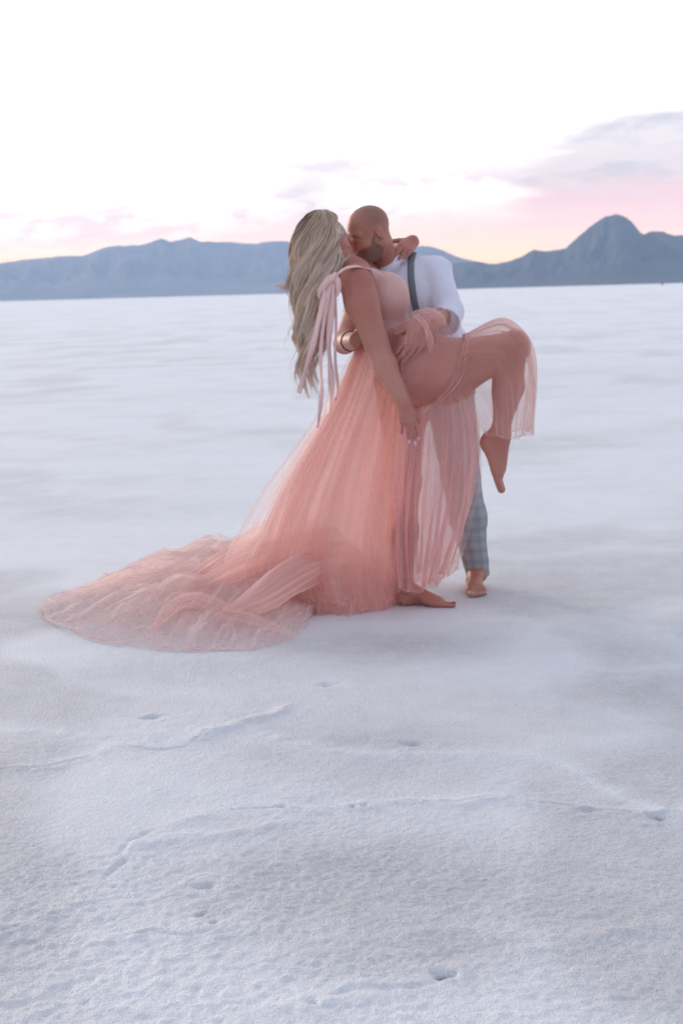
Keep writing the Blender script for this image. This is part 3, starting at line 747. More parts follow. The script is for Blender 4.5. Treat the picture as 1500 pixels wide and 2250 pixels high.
# ------------------------------------------------------------------ the woman
w_head = P(718, 532, 6.27); wf = unit(A(.90, .18, .34)); wup = unit(A(-.36, 0, .93))
lo = A(P(620, 500, 6.3)[0], 5.80, -.02); hi = A(P(1200, 500, 6.2)[0], 6.86, P(720, 440, 6.3)[2])
F = Field(lo, hi, .004)
w_neck = P(783, 596, 6.29); w_ch = P(822, 655, 6.29); w_wa = P(852, 735, 6.30); w_pe = P(882, 815, 6.30)
ws_r, ws_l = P(783, 618, 6.10), P(800, 606, 6.48)
q_w, ax_w = head(F, w_head, wf, wup, .93, False)
F.rc(q_w(-.02, 0, -.06), .046, w_neck+A(-.01, 0, -.02), .050, .03)
tax = A(0, 1, 0)
F.rc(w_neck+A(0, 0, -.03), .055, w_ch, .098, .05, sq=(tax, 1.45)); F.rc(w_ch, .100, w_wa, .088, .06, sq=(tax, 1.38)); F.rc(w_wa, .088, w_pe, .118, .06, sq=(tax, 1.42))
F.rc(w_neck, .045, ws_r+A(.0, .02, .01), .052, .04); F.rc(w_neck, .045, ws_l+A(0, -.02, .01), .052, .04)
bax = np.array([unit(A(.93, 0, .25)), A(0, 1, 0), unit(A(-.25, 0, .93))])
for yy in (6.20, 6.39): F.el(P(858, 650, yy), A(.070, .080, .088), bax, .05)
# hanging right arm
w_el = P(826, 752, 6.01); w_wr = P(887, 886, 5.935)
F.chain([ws_r, P(795, 665, 6.06), w_el], [.076, .070, .050], .03); F.chain([w_el, P(846, 805, 5.98), w_wr], [.050, .051, .031], .02)
wn1 = hand(F, w_wr, P(904, 960, 5.92)-w_wr, A(.22, -1, .1), A(1, .3, .1), curls=[(.18, .25, .2), (.10, .16, .12), (.16, .2, .15), (.35, .4, .3)], s=.92, thumb=.45, spread=.16)
# left arm behind his neck, hand on his shoulder
w_el2 = P(868, 556, 6.76); w_wr2 = P(906, 530, 6.60)
F.chain([ws_l, w_el2], [.062, .045], .03); F.chain([w_el2, w_wr2], [.045, .029], .02)
wn2 = hand(F, w_wr2, P(872, 562, 6.47)-w_wr2, unit(A(.3, -.75, .55)), A(-.6, 0, .8), curl=(.22, .35, .3), s=.95, thumb=.9, spread=.12)
# raised right leg
hp_r = P(918, 812, 6.13); kn_r = P(1122, 765, 6.05); an_r = P(1096, 958, 6.10)
F.el(P(915, 815, 6.18), A(.135, .13, .15), np.array([unit(A(.7, 0, .7)), A(0, 1, 0), unit(A(-.7, 0, .7))]), .05)
F.rc(hp_r+A(.02, 0, 0), .142, P(985, 812, 6.10), .128, .05); F.rc(P(985, 812, 6.10), .128, kn_r, .068, .04)
F.chain([kn_r, P(1118, 850, 6.09), an_r], [.064, .060, .034], .03)
F.el(P(1108, 862, 6.11), A(.052, .052, .09), None, .03); F.el(kn_r+A(.018, -.012, .012), A(.046, .044, .052), None, .025)
MED = A(0, 1, .0)
wfd = P(1103, 1078, 6.08)-P(1072, 985, 6.10)
ft_up = unit(A(.95, 0, .28))
foot(F, an_r+A(.004, 0, -.0), P(1059, 972, 6.10), wfd, ft_up, MED, .95, .002, 1.38)
# standing left leg
hp_l = P(880, 830, 6.43); kn_l = P(892, 1060, 6.36); an_l = P(886, 1268, 6.27)
F.chain([hp_l, kn_l], [.12, .066], .05); F.chain([kn_l, an_l+A(0, 0, .2), an_l], [.062, .062, .036], .03)
MED = A(0, -1, 0); wh = G(876, 1331); wt = G(992, 1333); wh[2] = 0
wtn = foot(F, A(an_l[0], an_l[1], .085), wh+A(.02, 0, 0), wt-wh, A(0, 0, 1), MED, .98)
wv, wfc = surface(F)
wbase = A(wh[0], wh[1], 0.)
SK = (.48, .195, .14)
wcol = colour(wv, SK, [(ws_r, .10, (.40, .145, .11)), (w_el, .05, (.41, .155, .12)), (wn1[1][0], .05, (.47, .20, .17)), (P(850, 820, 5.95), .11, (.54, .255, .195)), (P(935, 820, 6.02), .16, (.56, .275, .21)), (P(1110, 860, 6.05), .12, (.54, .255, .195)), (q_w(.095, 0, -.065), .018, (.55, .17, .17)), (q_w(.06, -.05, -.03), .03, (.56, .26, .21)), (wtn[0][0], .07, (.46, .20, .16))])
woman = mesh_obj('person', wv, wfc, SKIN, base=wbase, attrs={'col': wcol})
tag(woman, 'blonde woman in a long pink tulle dress, leaning back with one leg raised', 'person')
PN = mat_simple('pink_nail_polish', (.86, .42, .60), .25, .03); RN = mat_simple('dark_red_polish', (.30, .03, .07), .25, .03)
nail_meshes(wn1[:4], 'fingernail', PN, woman, wbase, 1.5, 'long pale pink fingernail of the hanging hand')
nail_meshes(wn2[:4], 'fingernail', PN, woman, wbase, 1.5, 'long pale pink fingernail on his shoulder')
nail_meshes(wtn[:1], 'toenail', RN, woman, wbase, 1.0, 'dark red toenail')
FW = F

# ------------------------------------------------------------------ cloth sheets
def crom(t, n):
    """Catmull-Rom weights for n control points at parameters t in 0..1"""
    x = t*(n-1); i = np.clip(np.floor(x).astype(int), 0, n-2); f = x-i; Wt = np.zeros((len(t), n))
    w = [-.5*f+f**2-.5*f**3, 1-2.5*f**2+1.5*f**3, .5*f+2*f**2-1.5*f**3, -.5*f**2+.5*f**3]
    for k in range(4):
        j = np.clip(i+k-1, 0, n-1); np.add.at(Wt, (np.arange(len(t)), j), w[k])
    return Wt
def grid_of(ctrl, nu, nv, world=False):
    """ctrl[c][r] = (px, py, Y): columns across (u), rows along the fall of the cloth (v)"""
    c = np.array(ctrl, float); nc, nr, _ = c.shape
    if not world: c = np.array([[P(*q) for q in col] for col in c])
    return np.einsum('uc,vr,crk->uvk', crom(np.linspace(0, 1, nu), nc), crom(np.linspace(0, 1, nv), nr), c)
def normals(Gd):
    du = np.gradient(Gd, axis=0); dv = np.gradient(Gd, axis=1); n = np.cross(du, dv); n /= np.linalg.norm(n, axis=2, keepdims=True)+1e-9
    tu = du/(np.linalg.norm(du, axis=2, keepdims=True)+1e-9); return n, tu
def pleat(Gd, freqs, amp, seed, env=(0., 1.), curl=.6, drift=.6, wrap=False):
    """gathered folds running down the cloth, deeper towards the hem, rolling over at their crests"""
    r_ = np.random.default_rng(seed); nu, nv, _ = Gd.shape; u = np.linspace(0, 1, nu)[:, None]; v = np.linspace(0, 1, nv)[None, :]
    n, tu = normals(Gd); e = env[0]+(env[1]-env[0])*v**.8; dn = 0; dt = 0
    for fq, am in freqs:
        uu = u+ .10/fq*np.sin(2*pi*(u*(2 if not wrap else 2)+r_.random()))*2 + drift*.12/fq*np.sin(2*pi*(v*.7+r_.random()))
        ph = 2*pi*(fq*uu+r_.random())
        mod = .55+.6*(.5+.5*vnoise(u*fq*1.0+0*v, v*1.2+0*u, None, seed*7+int(fq)))
        if wrap:
            cu, su = np.cos(2*pi*u), np.sin(2*pi*u); kf = fq*.22
            mod = .35+.95*(.5+.5*vnoise(cu*kf+0*v, su*kf+0*v, v*1.1+0*u, seed*7+int(fq)))
            ph = ph+2.1*vnoise(cu*kf*.8+0*v+9, su*kf*.8+0*v, v*.9+0*u, seed*5+int(fq))
        else: ph = ph+2.0*vnoise(u*fq*.7+0*v, v*1.0+0*u, None, seed*5+int(fq))
        dn = dn+am*mod*(2.2*np.sqrt(np.sin(ph/2)**2+.012)-1.2); dt = dt+am*mod*curl*np.sin(ph)
    a = amp*e; pleat.ridge = (np.clip(dn/(np.abs(dn).max()+1e-9), 0, 1)**2)*e
    return Gd+n*(dn*a)[..., None]+tu*(dt*a)[..., None]
def sheet(name, Gd, mat, parent, base, body=None, margin=.006, dens=None, floor=True, close=False, hem=None, label=None, ridge=None):
    nu, nv, _ = Gd.shape; v = Gd.reshape(-1, 3)
    for b in ([] if body is None else body): v = b.push(v, margin)
    if floor: v[:, 2] = np.where(v[:, 2] < .006, .006+.25*np.maximum(0, v[:, 2]+.02)*0+.002*np.abs(vnoise(v[:, 0]*30, v[:, 1]*30)), v[:, 2])
    id_ = np.arange(nu*nv).reshape(nu, nv)
    if close: id_ = np.concatenate([id_, id_[:1]], 0)
    f = np.stack([id_[:-1, :-1], id_[1:, :-1], id_[1:, 1:], id_[:-1, 1:]], -1).reshape(-1, 4)
    d = np.ones((nu, nv)) if dens is None else np.broadcast_to(dens, (nu, nv)).copy()
    if ridge is not None: d = d*(.82+1.3*ridge)     # net lies double along a fold
    if hem: d[:, -hem:] *= 1.9
    o = mesh_obj(name, v, f, mat, parent, base=base, attrs={'dens': d.ravel()})
    if label: o['label'] = label
    return o
def ring_grid(levels, nu, nv):
    """levels: (cx, cy, hx, hy, Yc, dY): a tapering skirt tube; u runs round it starting at the right"""
    lv = np.array(levels, float); a = np.linspace(0, 2*pi, nu, endpoint=False); Wt = crom(np.linspace(0, 1, nv), len(lv)); L = Wt@lv
    out = np.zeros((nu, nv, 3))
    for j in range(nv):
        cx, cyy, hx, hy, Yc, dY = L[j]; c = P(cx, cyy, Yc); e = P(cx+hx, cyy+hy, Yc)-c
        out[:, j] = c+np.cos(a)[:, None]*e+np.sin(a)[:, None]*A(0, -dY, 0)
    return out

# bodice: a fitted shell over the torso
def bod_reg(p):
    d = p-w_ch; axis = unit(w_neck-w_wa); z = d@axis; x = d[..., 0]; y = p[..., 1]-6.29
    top = .085-.9*np.clip(-x, 0, .2)*0+.0*y
    top = np.where(x > -.015, .125, .04+0*x); r = np.maximum(z-top, -.17-z)
    arm = np.sqrt((p[..., 0]-ws_r[0])**2+((p[..., 1]-6.02)*.9)**2+(p[..., 2]-ws_r[2]+.03)**2)-.088
    return np.maximum(r, -arm)
B = Field(FW.lo, FW.lo+FW.h*(FW.n-1), .004)
B.rc(w_neck+A(.01, 0, -.03), .062, w_ch, .103, .05, sq=(tax, 1.42)); B.rc(w_ch, .105, w_wa, .094, .06, sq=(tax, 1.38)); B.rc(w_wa, .094, w_pe, .12, .06, sq=(tax, 1.4))
for yy in (6.20, 6.39): B.el(P(859, 648, yy), A(.073, .084, .092), bax, .05)
SATIN = mat_cloth('pale_pink_bodice', (.70, .40, .355), .6)
bv, bf = shell(B, B.lo, B.lo+B.h*(B.n-1), bod_reg, .004, 2)
dress = mesh_obj('dress', bv, bf, SATIN, woman, base=wbase)
FB = B

# skirt
LV = [(850, 722, 53, -22, 6.30, .150), (842, 782, 66, -14, 6.30, .185), (815, 880, 74, -2, 6.32, .215), (786, 980, 96, 0, 6.34, .25), (756, 1080, 122, 0, 6.36, .28), (736, 1180, 142, 0, 6.37, .30), (728, 1250, 150, 0, 6.38, .31), (742, 1312, 140, 0, 6.38, .30)]
def lv_scale(k, dyb=0, left=0):
    o = []
    for i, (a, b, c, d, e, f) in enumerate(LV):
        t = i/(len(LV)-1); o.append((a-left*t**1.5/2+(1-k)*t*c, b-dyb*t**2, c*(1+(k-1)*t)+left*t**1.5/2, d, e, f*(1+(k-1)*t*.6)))
    return o
def skirt(name, k, dyb, left, freqs, amp, seed, mat, dens=1., hem=2, nu=520, nv=90, jag=0., cut=None):
    g_ = ring_grid(lv_scale(k, dyb, left), nu, nv)
    g_ = pleat(g_, freqs, amp, seed, (.16, 1.), .25, 1., True)
    if jag:
        u = np.linspace(0, 1, nu, endpoint=False)[:, None]; v = np.linspace(0, 1, nv)[None, :]
        g_[..., 2] += (jag*vnoise(u*26+0*v, v*0+seed, None, seed)+jag*.6*vnoise(u*70+0*v, v*0+seed, None, seed+1))*v**6
    dn = dens*(1.25-.3*np.linspace(0, 1, nv)[None, :])
    return sheet(name, g_, mat, dress, wbase, [FW], .006, np.broadcast_to(dn, (nu, nv)), True, True, hem, ridge=pleat.ridge*.6)
skirt('skirt_layer', .82, 0, 0, [(7, 1.), (15, .5)], .036, 101, TULLE_D, .8)
skirt('skirt_layer', .88, 0, 0, [(6, 1.), (13, .5)], .042, 102, TULLE_D, .8)
skirt('skirt_layer', .94, 2, 4, [(7, 1.), (16, .45), (31, .12)], .040, 103, TULLE_M, 1.1, jag=.012)
skirt('skirt_layer', .98, 22, 10, [(5, 1.), (12, .5), (29, .12)], .042, 104, TULLE_M, 1., jag=.02)
skirt('skirt_layer', 1.02, 26, 26, [(6, 1.), (14, .5), (33, .12)], .042, 105, TULLE_M, .8, jag=.03)
skirt('skirt_layer', 1.05, 34, 66, [(5, 1.), (11, .5), (25, .15)], .042, 106, TULLE_S, 1., jag=.05)
# ruffled bottom tier
def tier(pyt, pyb, k, amp, fq, seed, mat):
    lv = [(735, pyt, 128*k, 0, 6.38, .27*k), (736, (pyt+pyb)/2, 138*k, 0, 6.38, .295*k), (738, pyb, 134*k, 0, 6.38, .295*k)]
    g_ = pleat(ring_grid(lv, 620, 26), [(fq, 1.), (fq*2.3, .5)], amp, seed, (.25, 1.), .8, 1., True)
    sheet('ruffle', g_, mat, dress, wbase, None, 0, None, True, True, 2)
tier(1236, 1320, 1.04, .034, 15, 111, TULLE_M); tier(1256, 1324, 1.08, .036, 12, 112, TULLE_M); tier(1262, 1326, .98, .030, 19, 113, TULLE_D)

# front panel hanging from the hip over the slit
def panel(dY, seed, mat, amp, freqs, dx=0, hemdy=0, dens=1.):
    C = [[(884, 890, 6.00), (874, 1000, 6.04), (868+dx, 1100, 6.06), (865+dx, 1200, 6.10), (872+dx, 1287+hemdy, 6.12)],
         [(925, 897, 5.985), (914, 1000, 6.02), (904+dx, 1100, 6.05), (900+dx, 1200, 6.09), (907+dx, 1302+hemdy, 6.11)],
         [(962, 874, 5.98), (962, 985, 6.02), (953+dx, 1090, 6.06), (945+dx, 1195, 6.10), (940+dx, 1292+hemdy, 6.14)],
         [(998, 842, 5.98), (1012, 960, 6.04), (1004+dx, 1080, 6.10), (985+dx, 1185, 6.16), (966+dx, 1276+hemdy, 6.20)],
         [(1030, 845, 6.02), (1062, 955, 6.10), (1056+dx, 1060, 6.18), (1030+dx, 1160, 6.24), (1008+dx, 1243+hemdy, 6.28)]]
    g_ = grid_of(C, 300, 90)+A(0, dY, 0)
    g_ = pleat(g_, freqs, amp, seed, (.35, 1.), .8, 1.5)
    sheet('front_panel', g_, mat, dress, wbase, [FW, FM], .006, dens, True, False, 2, ridge=pleat.ridge)
TULLE_P = mat_tulle('tulle_panel', (.97, .62, .59), .30, .6)
panel(.0, 121, TULLE_P, .022, [(4, 1.), (9, .6), (22, .15)], 0, 0, 1.0)
panel(.07, 122, TULLE_S, .026, [(3.2, 1.), (7, .6), (17, .15)], 6, -14, 1.)
panel(.14, 123, TULLE_P, .026, [(3, 1.), (7, .6)], -6, -22, .9)
def back_panel(seed, mat, dY, dens):
    C = [[(868, 880, 6.36), (862, 1000, 6.40), (858, 1120, 6.42), (856, 1230, 6.44), (858, 1312, 6.44)], [(905, 890, 6.38), (905, 1000, 6.42), (903, 1120, 6.45), (903, 1220, 6.47), (905, 1298, 6.48)],
         [(945, 885, 6.40), (955, 1000, 6.43), (955, 1110, 6.46), (952, 1200, 6.48), (950, 1285, 6.50)], [(985, 875, 6.40), (1000, 980, 6.43), (1003, 1080, 6.45), (990, 1180, 6.47), (982, 1268, 6.48)], [(1020, 870, 6.36), (1042, 960, 6.40), (1040, 1060, 6.42), (1022, 1160, 6.44), (1008, 1250, 6.45)]]
    g_ = pleat(grid_of(C, 220, 70)+A(0, dY, 0), [(3, 1.), (8, .5)], .022, seed, (.35, 1.), .5, 1.5)
    sheet('back_panel', g_, mat, dress, wbase, [FW, FM], .006, dens, True, False, 2)
back_panel(125, TULLE_D, 0, 1.); back_panel(126, TULLE_M, .05, 1.)
# tight layer over the raised thigh
def thigh_layer(seed, mat, lift, dens):
    ax0, ax1 = P(880, 800, 6.16), P(1012, 800, 6.10); d = unit(ax1-ax0); up_ = unit(A(0, 0, 1)-d*d[2]); out_ = np.cross(d, up_); out_ = out_ if out_[1] < 0 else -out_
    nu, nv = 120, 60; g_ = np.zeros((nu, nv, 3))
    for j in range(nv):
        t = j/(nv-1); c = ax0+(ax1-ax0)*(t+.0)
        for i in range(nu):
            a = R(-80)+R(235)*i/(nu-1)
            g_[i, j] = c+(out_*cos(a)+up_*sin(a))*.10+d*(-.055*sin(a)*1.0*(t*.4+.6)+.0)
    v = g_.reshape(-1, 3)
    for _ in range(7): v = FW.push(v, lift, 1)
    g_ = v.reshape(nu, nv, 3)
    u = np.linspace(0, 1, nu)[:, None]; vv = np.linspace(0, 1, nv)[None, :]
    n, _ = normals(g_); n = n*np.sign((n*(g_-FW.lo*0-(ax0+ax1)/2)).sum(-1, keepdims=True))
    g_ = g_+n*(.006*np.abs(vnoise(u*6+vv*2, vv*5-u*3, None, seed)))[..., None]
    sheet('hip_layer', g_, mat, dress, wbase, [FW], lift, dens, False)
thigh_layer(131, TULLE_S, .005, 1.); thigh_layer(132, TULLE_M, .009, 1.35)
# gathered seam and the tier that falls from it over the knee and calf
seamc = [(925, 903), (962, 878), (992, 848), (1010, 815), (1018, 780), (1022, 752), (1024, 735)]
def knee_drape(seed, mat, amp, dY, dens, far=True):
    N_ = [[(985, 856, 5.99), (1020, 890, 6.0), (1042, 925, 6.01), (1062, 957, 6.03)],
          [(1003, 832, 5.97), (1048, 862, 5.98), (1074, 905, 6.0), (1085, 958, 6.01)],
          [(1014, 800, 5.965), (1075, 812, 5.955), (1104, 876, 5.985), (1110, 963, 6.01)],
          [(1020, 768, 5.965), (1096, 764, 5.955), (1140, 842, 5.985), (1136, 964, 6.02)],
          [(1024, 744, 5.985), (1108, 726, 5.985), (1164, 800, 6.02), (1160, 956, 6.05)],
          [(1026, 735, 6.05), (1112, 704, 6.06), (1172, 790, 6.08), (1166, 948, 6.10)],
          [(1026, 742, 6.12), (1105, 716, 6.15), (1165, 800, 6.17), (1158, 945, 6.18)],
          [(1022, 775, 6.19), (1085, 780, 6.22), (1125, 860, 6.23), (1120, 950, 6.24)],
          [(1010, 820, 6.22), (1058, 850, 6.25), (1085, 905, 6.26), (1084, 960, 6.26)],
          [(990, 852, 6.22), (1028, 900, 6.25), (1050, 940, 6.26), (1070, 1010, 6.26)]]
    g_ = grid_of(N_, 320, 80)+A(0, dY, 0)
    g_ = pleat(g_, [(5, 1.), (11, .6), (26, .15)], amp, seed, (.3, 1.), .4, 1.2)
    ud = np.linspace(0, 1, 320)[:, None]+0*np.linspace(0, 1, 80)[None, :]; dens = dens*(1+.9*np.exp(-((ud-.52)/.14)**2)*np.linspace(1, .35, 80)[None, :])
    sheet('knee_drape', g_, mat, dress, wbase, [FW], .008, dens, True, False, 2, ridge=pleat.ridge)
knee_drape(141, TULLE_M, .015, 0, 1.15); knee_drape(142, TULLE_S, .018, -.004, .9)
def tube(name, pts, rad, mat, parent, base, nseg=60, ns=10, wob=.0, seed=0, flat=1., dens=1., body=None):
    c = np.array(pts, float); c = crom(np.linspace(0, 1, nseg), len(c))@c; rr = np.interp(np.linspace(0, 1, nseg), np.linspace(0, 1, len(rad)), rad)
    tg = np.gradient(c, axis=0); tg /= np.linalg.norm(tg, axis=1, keepdims=True); u = np.cross(tg, A(.1, .3, 1)); u /= np.linalg.norm(u, axis=1, keepdims=True); w = np.cross(u, tg)
    a = np.linspace(0, 2*pi, ns, endpoint=False)
    g_ = c[None]+rr[None, :, None]*(np.cos(a)[:, None, None]*u[None]+flat*np.sin(a)[:, None, None]*w[None])
    if wob:
        t = np.linspace(0, 1, nseg)[None, :]; k = np.round(ns/9)
        g_ = g_+(g_-c[None])*(wob*np.sin(a[:, None]*5+seed+t*3)+wob*.7*np.sin(a[:, None]*11+seed*2-t*4)+wob*.6*vnoise(a[:, None]*3, t*9, None, seed))[..., None]
    return sheet(name, g_, mat, parent, base, body, .004, np.full((ns, nseg), dens), True, True)
sp_ = np.array([FW.hit(a, b, 5.7, 6.5) for a, b in seamc])
tube('gathered_seam', sp_+A(0, -.010, 0), [.010, .013, .014, .013, .010], TULLE_M, dress, wbase, 160, 18, .40, 3, dens=1.6)
# loose loop of net over his forearm, and the crumple at the waist
C = [[(880, 722, 6.10), (868, 770, 6.03), (862, 850, 6.0)], [(905, 693, 6.08), (896, 750, 5.95), (884, 860, 5.96)], [(935, 682, 6.10), (934, 720, 5.95), (918, 840, 5.93)], [(960, 684, 6.16), (965, 708, 6.0), (955, 800, 5.94)], [(974, 698, 6.20), (985, 724, 6.08), (1002, 752, 6.0)]]
for sd2, dd, mt, dn in ((151, 0, TULLE_P, 1.05), (152, .01, TULLE_M, 1.)):
    sheet('waist_swag', pleat(grid_of(C, 120, 50)+A(0, dd, 0), [(2.5, 1.), (6, .5)], .009, sd2, (.5, 1.)), mt, dress, wbase, [FW, FM], .006, dn*np.linspace(1.25, .22, 50)[None, :], True, False, None, ridge=pleat.ridge*.4)
tube('waist_swag', [P(914, 694, 6.02), P(932, 712, 5.965), P(943, 740, 5.95), P(944, 772, 5.955)], [.016, .019, .017, .006], TULLE_M, dress, wbase, 40, 20, .12, 5, .5, 1.6, [FW, FM])
tube('waist_swag', [P(905, 690, 6.06), P(940, 682, 6.06), P(964, 692, 6.08), P(976, 714, 6.08)], [.012, .016, .018, .012], TULLE_M, dress, wbase, 40, 20, .12, 7, .6, 1.2, [FW, FM])

# ------------------------------------------------------------------ train on the salt
OUT = [(655, 1404), (590, 1424), (520, 1433), (430, 1438), (300, 1428), (190, 1410), (112, 1386), (80, 1357), (96, 1334), (150, 1318), (210, 1290), (262, 1262), (300, 1246), (350, 1232), (420, 1222), (490, 1228), (540, 1200), (600, 1190)]
INN = [(700, 1340), (650, 1352), (560, 1355), (500, 1352), (470, 1345), (450, 1338), (440, 1330), (436, 1322), (440, 1316), (452, 1308), (470, 1300), (490, 1290), (510, 1280), (540, 1268), (570, 1256), (600, 1246), (620, 1236), (640, 1226)]
def train(seed, mat, kin, amp, freqs, lift, dens, ext=1.):
    C = []
    for i, ((ox, oy), (ix, iy)) in enumerate(zip(OUT, INN)):
        o = G(ox, oy); n = G(ix, iy); o = n+(o-n)*ext; m = n+(o-n)*.45; m2 = n+(o-n)*.8
        lowf = min(1., .22+.16*i); hn = (.085+.03*sin(i*1.7+seed))*lowf; n = n+A(0, 0, hn*kin); m = m+A(0, 0, (.055*kin+.02*sin(i*2.3+seed))*lowf); m2 = m2+A(0, 0, .022*lowf)
        C.append([n, m, m2, o+A(0, 0, .006)])
    g_ = grid_of(C, 520, 90, True)
    nu, nv, _ = g_.shape; u = np.linspace(0, 1, nu)[:, None]; v = np.linspace(0, 1, nv)[None, :]
    r_ = np.random.default_rng(seed); z = 0; lat = 0
    for fq, am in freqs:
        ph = 2*pi*(fq*(u+.03*np.sin(2*pi*(v*.8+r_.random()))+.012*vnoise(u*5, v*1.2+0*u, None, seed+int(fq)))+r_.random()); md = .55+.6*(.5+.5*vnoise(u*fq+0*v, v*.7+0*u, None, seed+3+int(fq)))
        z = z+am*md*(.5+.5*np.cos(ph))**(1.3 if fq < 9 else 3); lat = lat+am*md*np.sin(ph)*.3
    e = (np.sin(pi*np.clip(v*.93+.06, 0, 1))**.7)*.9+.12
    e = e*(.30+.70*sst(u, .10, .42)); _, tu = normals(g_); g_[..., 2] += np.maximum(z*amp*e, -.05)+lift
    g_ = g_+tu*(lat*amp*.7*e)[..., None]
    g_[..., 2] += .004*fbm(u*12+0*v, v*3+0*u, 2, seed)*np.ones_like(u)
    x = vnoise(u*13+0*v, 0*u+0*v, None, seed+4)*.022+vnoise(u*34+0*v, 0*u+0*v, None, seed+5)*.015+vnoise(u*90+0*v, 0*u+0*v, None, seed+6)*.008
    d_ = g_[:, -1:]-g_[:, -8:-7]; g_ = g_+d_/(np.linalg.norm(d_, axis=2, keepdims=True)+1e-6)*(x*v**4)[..., None]
    rg = 0
    for fq in (21, 34):
        ph = 2*pi*(fq*(u+.035*vnoise(u*6, v*1.5+0*u, None, seed+fq)+.012*vnoise(u*14, v*3+0*u, None, seed+fq+1))+r_.random())
        rg = rg+(.5+.5*np.cos(ph))**9*sst(vnoise(u*fq*.8+0*v, v*1.4+0*u, None, seed+fq+2), -.35, .5)
    g_[..., 2] += .012*np.minimum(rg, 1)*np.sin(pi*np.clip(v, 0, 1))
    sheet('train', g_, mat, dress, wbase, None, 0, dens*(1.45-.75*v+0*u)*(.75+1.9*np.minimum(rg, 1.2))*(1+1.6*(v > .955)), True, False, 3)
train(201, TULLE_T, 1.3, .046, [(8, 1.), (19, .75), (33, .4)], .0, 1.1)
train(202, TULLE_T, 1.5, .052, [(6, 1.), (16, .7), (29, .35)], .008, 1., .97)
train(203, TULLE_S, .9, .040, [(11, 1.), (24, .7)], .0, 1., .93)
train(204, TULLE_T, 1.8, .07, [(5, 1.), (11, .5)], .01, 1.4, .64)
def bridge(seed, mat, dz, dens):
    C = []
    for i, ((ax_, ay), (bx, by)) in enumerate(zip([(705, 1345), (690, 1318), (670, 1290), (660, 1262), (655, 1238), (655, 1222)], [(480, 1368), (440, 1350), (415, 1332), (425, 1312), (455, 1294), (490, 1270)])):
        a = G(ax_, ay+6); b = G(bx, by+6); h0 = [.10, .24, .30, .30, .26, .14][i]+dz
        C.append([a+A(.05, 0, h0*1.0), a+(b-a)*.35+A(0, 0, h0*.72), a+(b-a)*.7+A(0, 0, h0*.5), b+A(0, 0, h0*.26), b+(b-a)*.22+A(0, 0, .03)])
    g_ = pleat(grid_of(C, 240, 90, True), [(2.5, 1.), (6, .6), (14, .2)], .034, seed, (.8, 1.), .7, 1.5)
    sheet('train_fold', g_, mat, dress, wbase, None, 0, dens, True, False)
bridge(221, TULLE_D, .0, .9); bridge(222, TULLE_M, .05, 1.); bridge(223, TULLE_M, -.05, 1.)
# the big soft rolls where the train leaves the hem
TULLE_R = mat_tulle('tulle_folded', (.985, .70, .655), .46, .6)
def roll(pts, rad, seed, dens=1., mat=TULLE_R):
    tube('train_roll', pts, rad, mat, dress, wbase, 100, 90, .085, seed, .72, dens)
def g3(px, py, Y): return P(px, py, Y)
roll([g3(760, 1225, 6.36), g3(700, 1238, 6.2), g3(630, 1272, 6.04), g3(565, 1320, 5.92), g3(505, 1350, 5.88), g3(465, 1356, 5.9)], [.10, .105, .098, .078, .05, .014], 11, .9)
roll([g3(740, 1190, 6.45), g3(660, 1206, 6.38), g3(575, 1230, 6.30), g3(500, 1262, 6.22), g3(430, 1298, 6.14), g3(385, 1318, 6.1)], [.09, .09, .082, .066, .045, .012], 12, .9)
roll([g3(650, 1195, 6.65), g3(585, 1206, 6.65), g3(530, 1222, 6.6), g3(480, 1242, 6.55)], [.07, .056, .038, .012], 13, .8)
roll([g3(530, 1356, 5.84), g3(475, 1330, 5.90), g3(425, 1318, 5.92), g3(380, 1334, 5.88), g3(350, 1366, 5.78), g3(330, 1395, 5.70)], [.02, .044, .048, .036, .018, .006], 14, .5)
roll([g3(480, 1345, 5.80), g3(560, 1362, 5.70), g3(620, 1385, 5.62), g3(655, 1402, 5.55)], [.03, .026, .018, .008], 15, .7, TULLE_M)

# ------------------------------------------------------------------ shoulder bow and ribbons
RIB = mat_cloth('pink_satin_ribbon', (.86, .55, .51), .5)
def ribbon(name, pts, width, seed, nor=A(0, -1, 0), n=70, twist=.5):
    c = np.array([P(*p) for p in pts]); c = crom(np.linspace(0, 1, n), len(c))@c; tg = np.gradient(c, axis=0); tg /= np.linalg.norm(tg, axis=1, keepdims=True)
    w = np.cross(tg, nor); w /= np.linalg.norm(w, axis=1, keepdims=True); t = np.linspace(0, 1, n)
    a = twist*np.sin(2*pi*(t*1.4+seed*.37))*t**.6; nn = np.cross(w, tg); ww = w*np.cos(a)[:, None]+nn*np.sin(a)[:, None]
    wd = width*(1+.12*np.sin(t*13+seed)); vs = np.stack([c+ww*(wd*s)[:, None] for s in (-.5, 0, .5)], 1); id_ = np.arange(n*3).reshape(n, 3)
    return solid(mesh_obj(name, vs.reshape(-1, 3), np.stack([id_[:-1, :-1], id_[1:, :-1], id_[1:, 1:], id_[:-1, 1:]], -1).reshape(-1, 4), RIB, dress, base=wbase), .0005)
YB = 6.01
ribbon('shoulder_strap', [(842, 604, 6.12), (815, 592, 6.08), (785, 585, 6.05), (757, 590, 6.02), (735, 608, YB)], .022, 1, A(0, -.4, .9), 40, .1)
tube('bow_knot', [P(738, 600, YB), P(730, 611, YB-.008), P(722, 622, YB)], [.008, .013, .009], RIB, dress, wbase, 20, 12, .05, 1)
ribbon('bow_loop', [(733, 608, YB), (718, 618, YB-.02), (706, 640, YB-.012), (708, 652, YB), (722, 636, YB+.01), (732, 614, YB)], .032, 2, A(.3, -.8, .4), 50, .2)
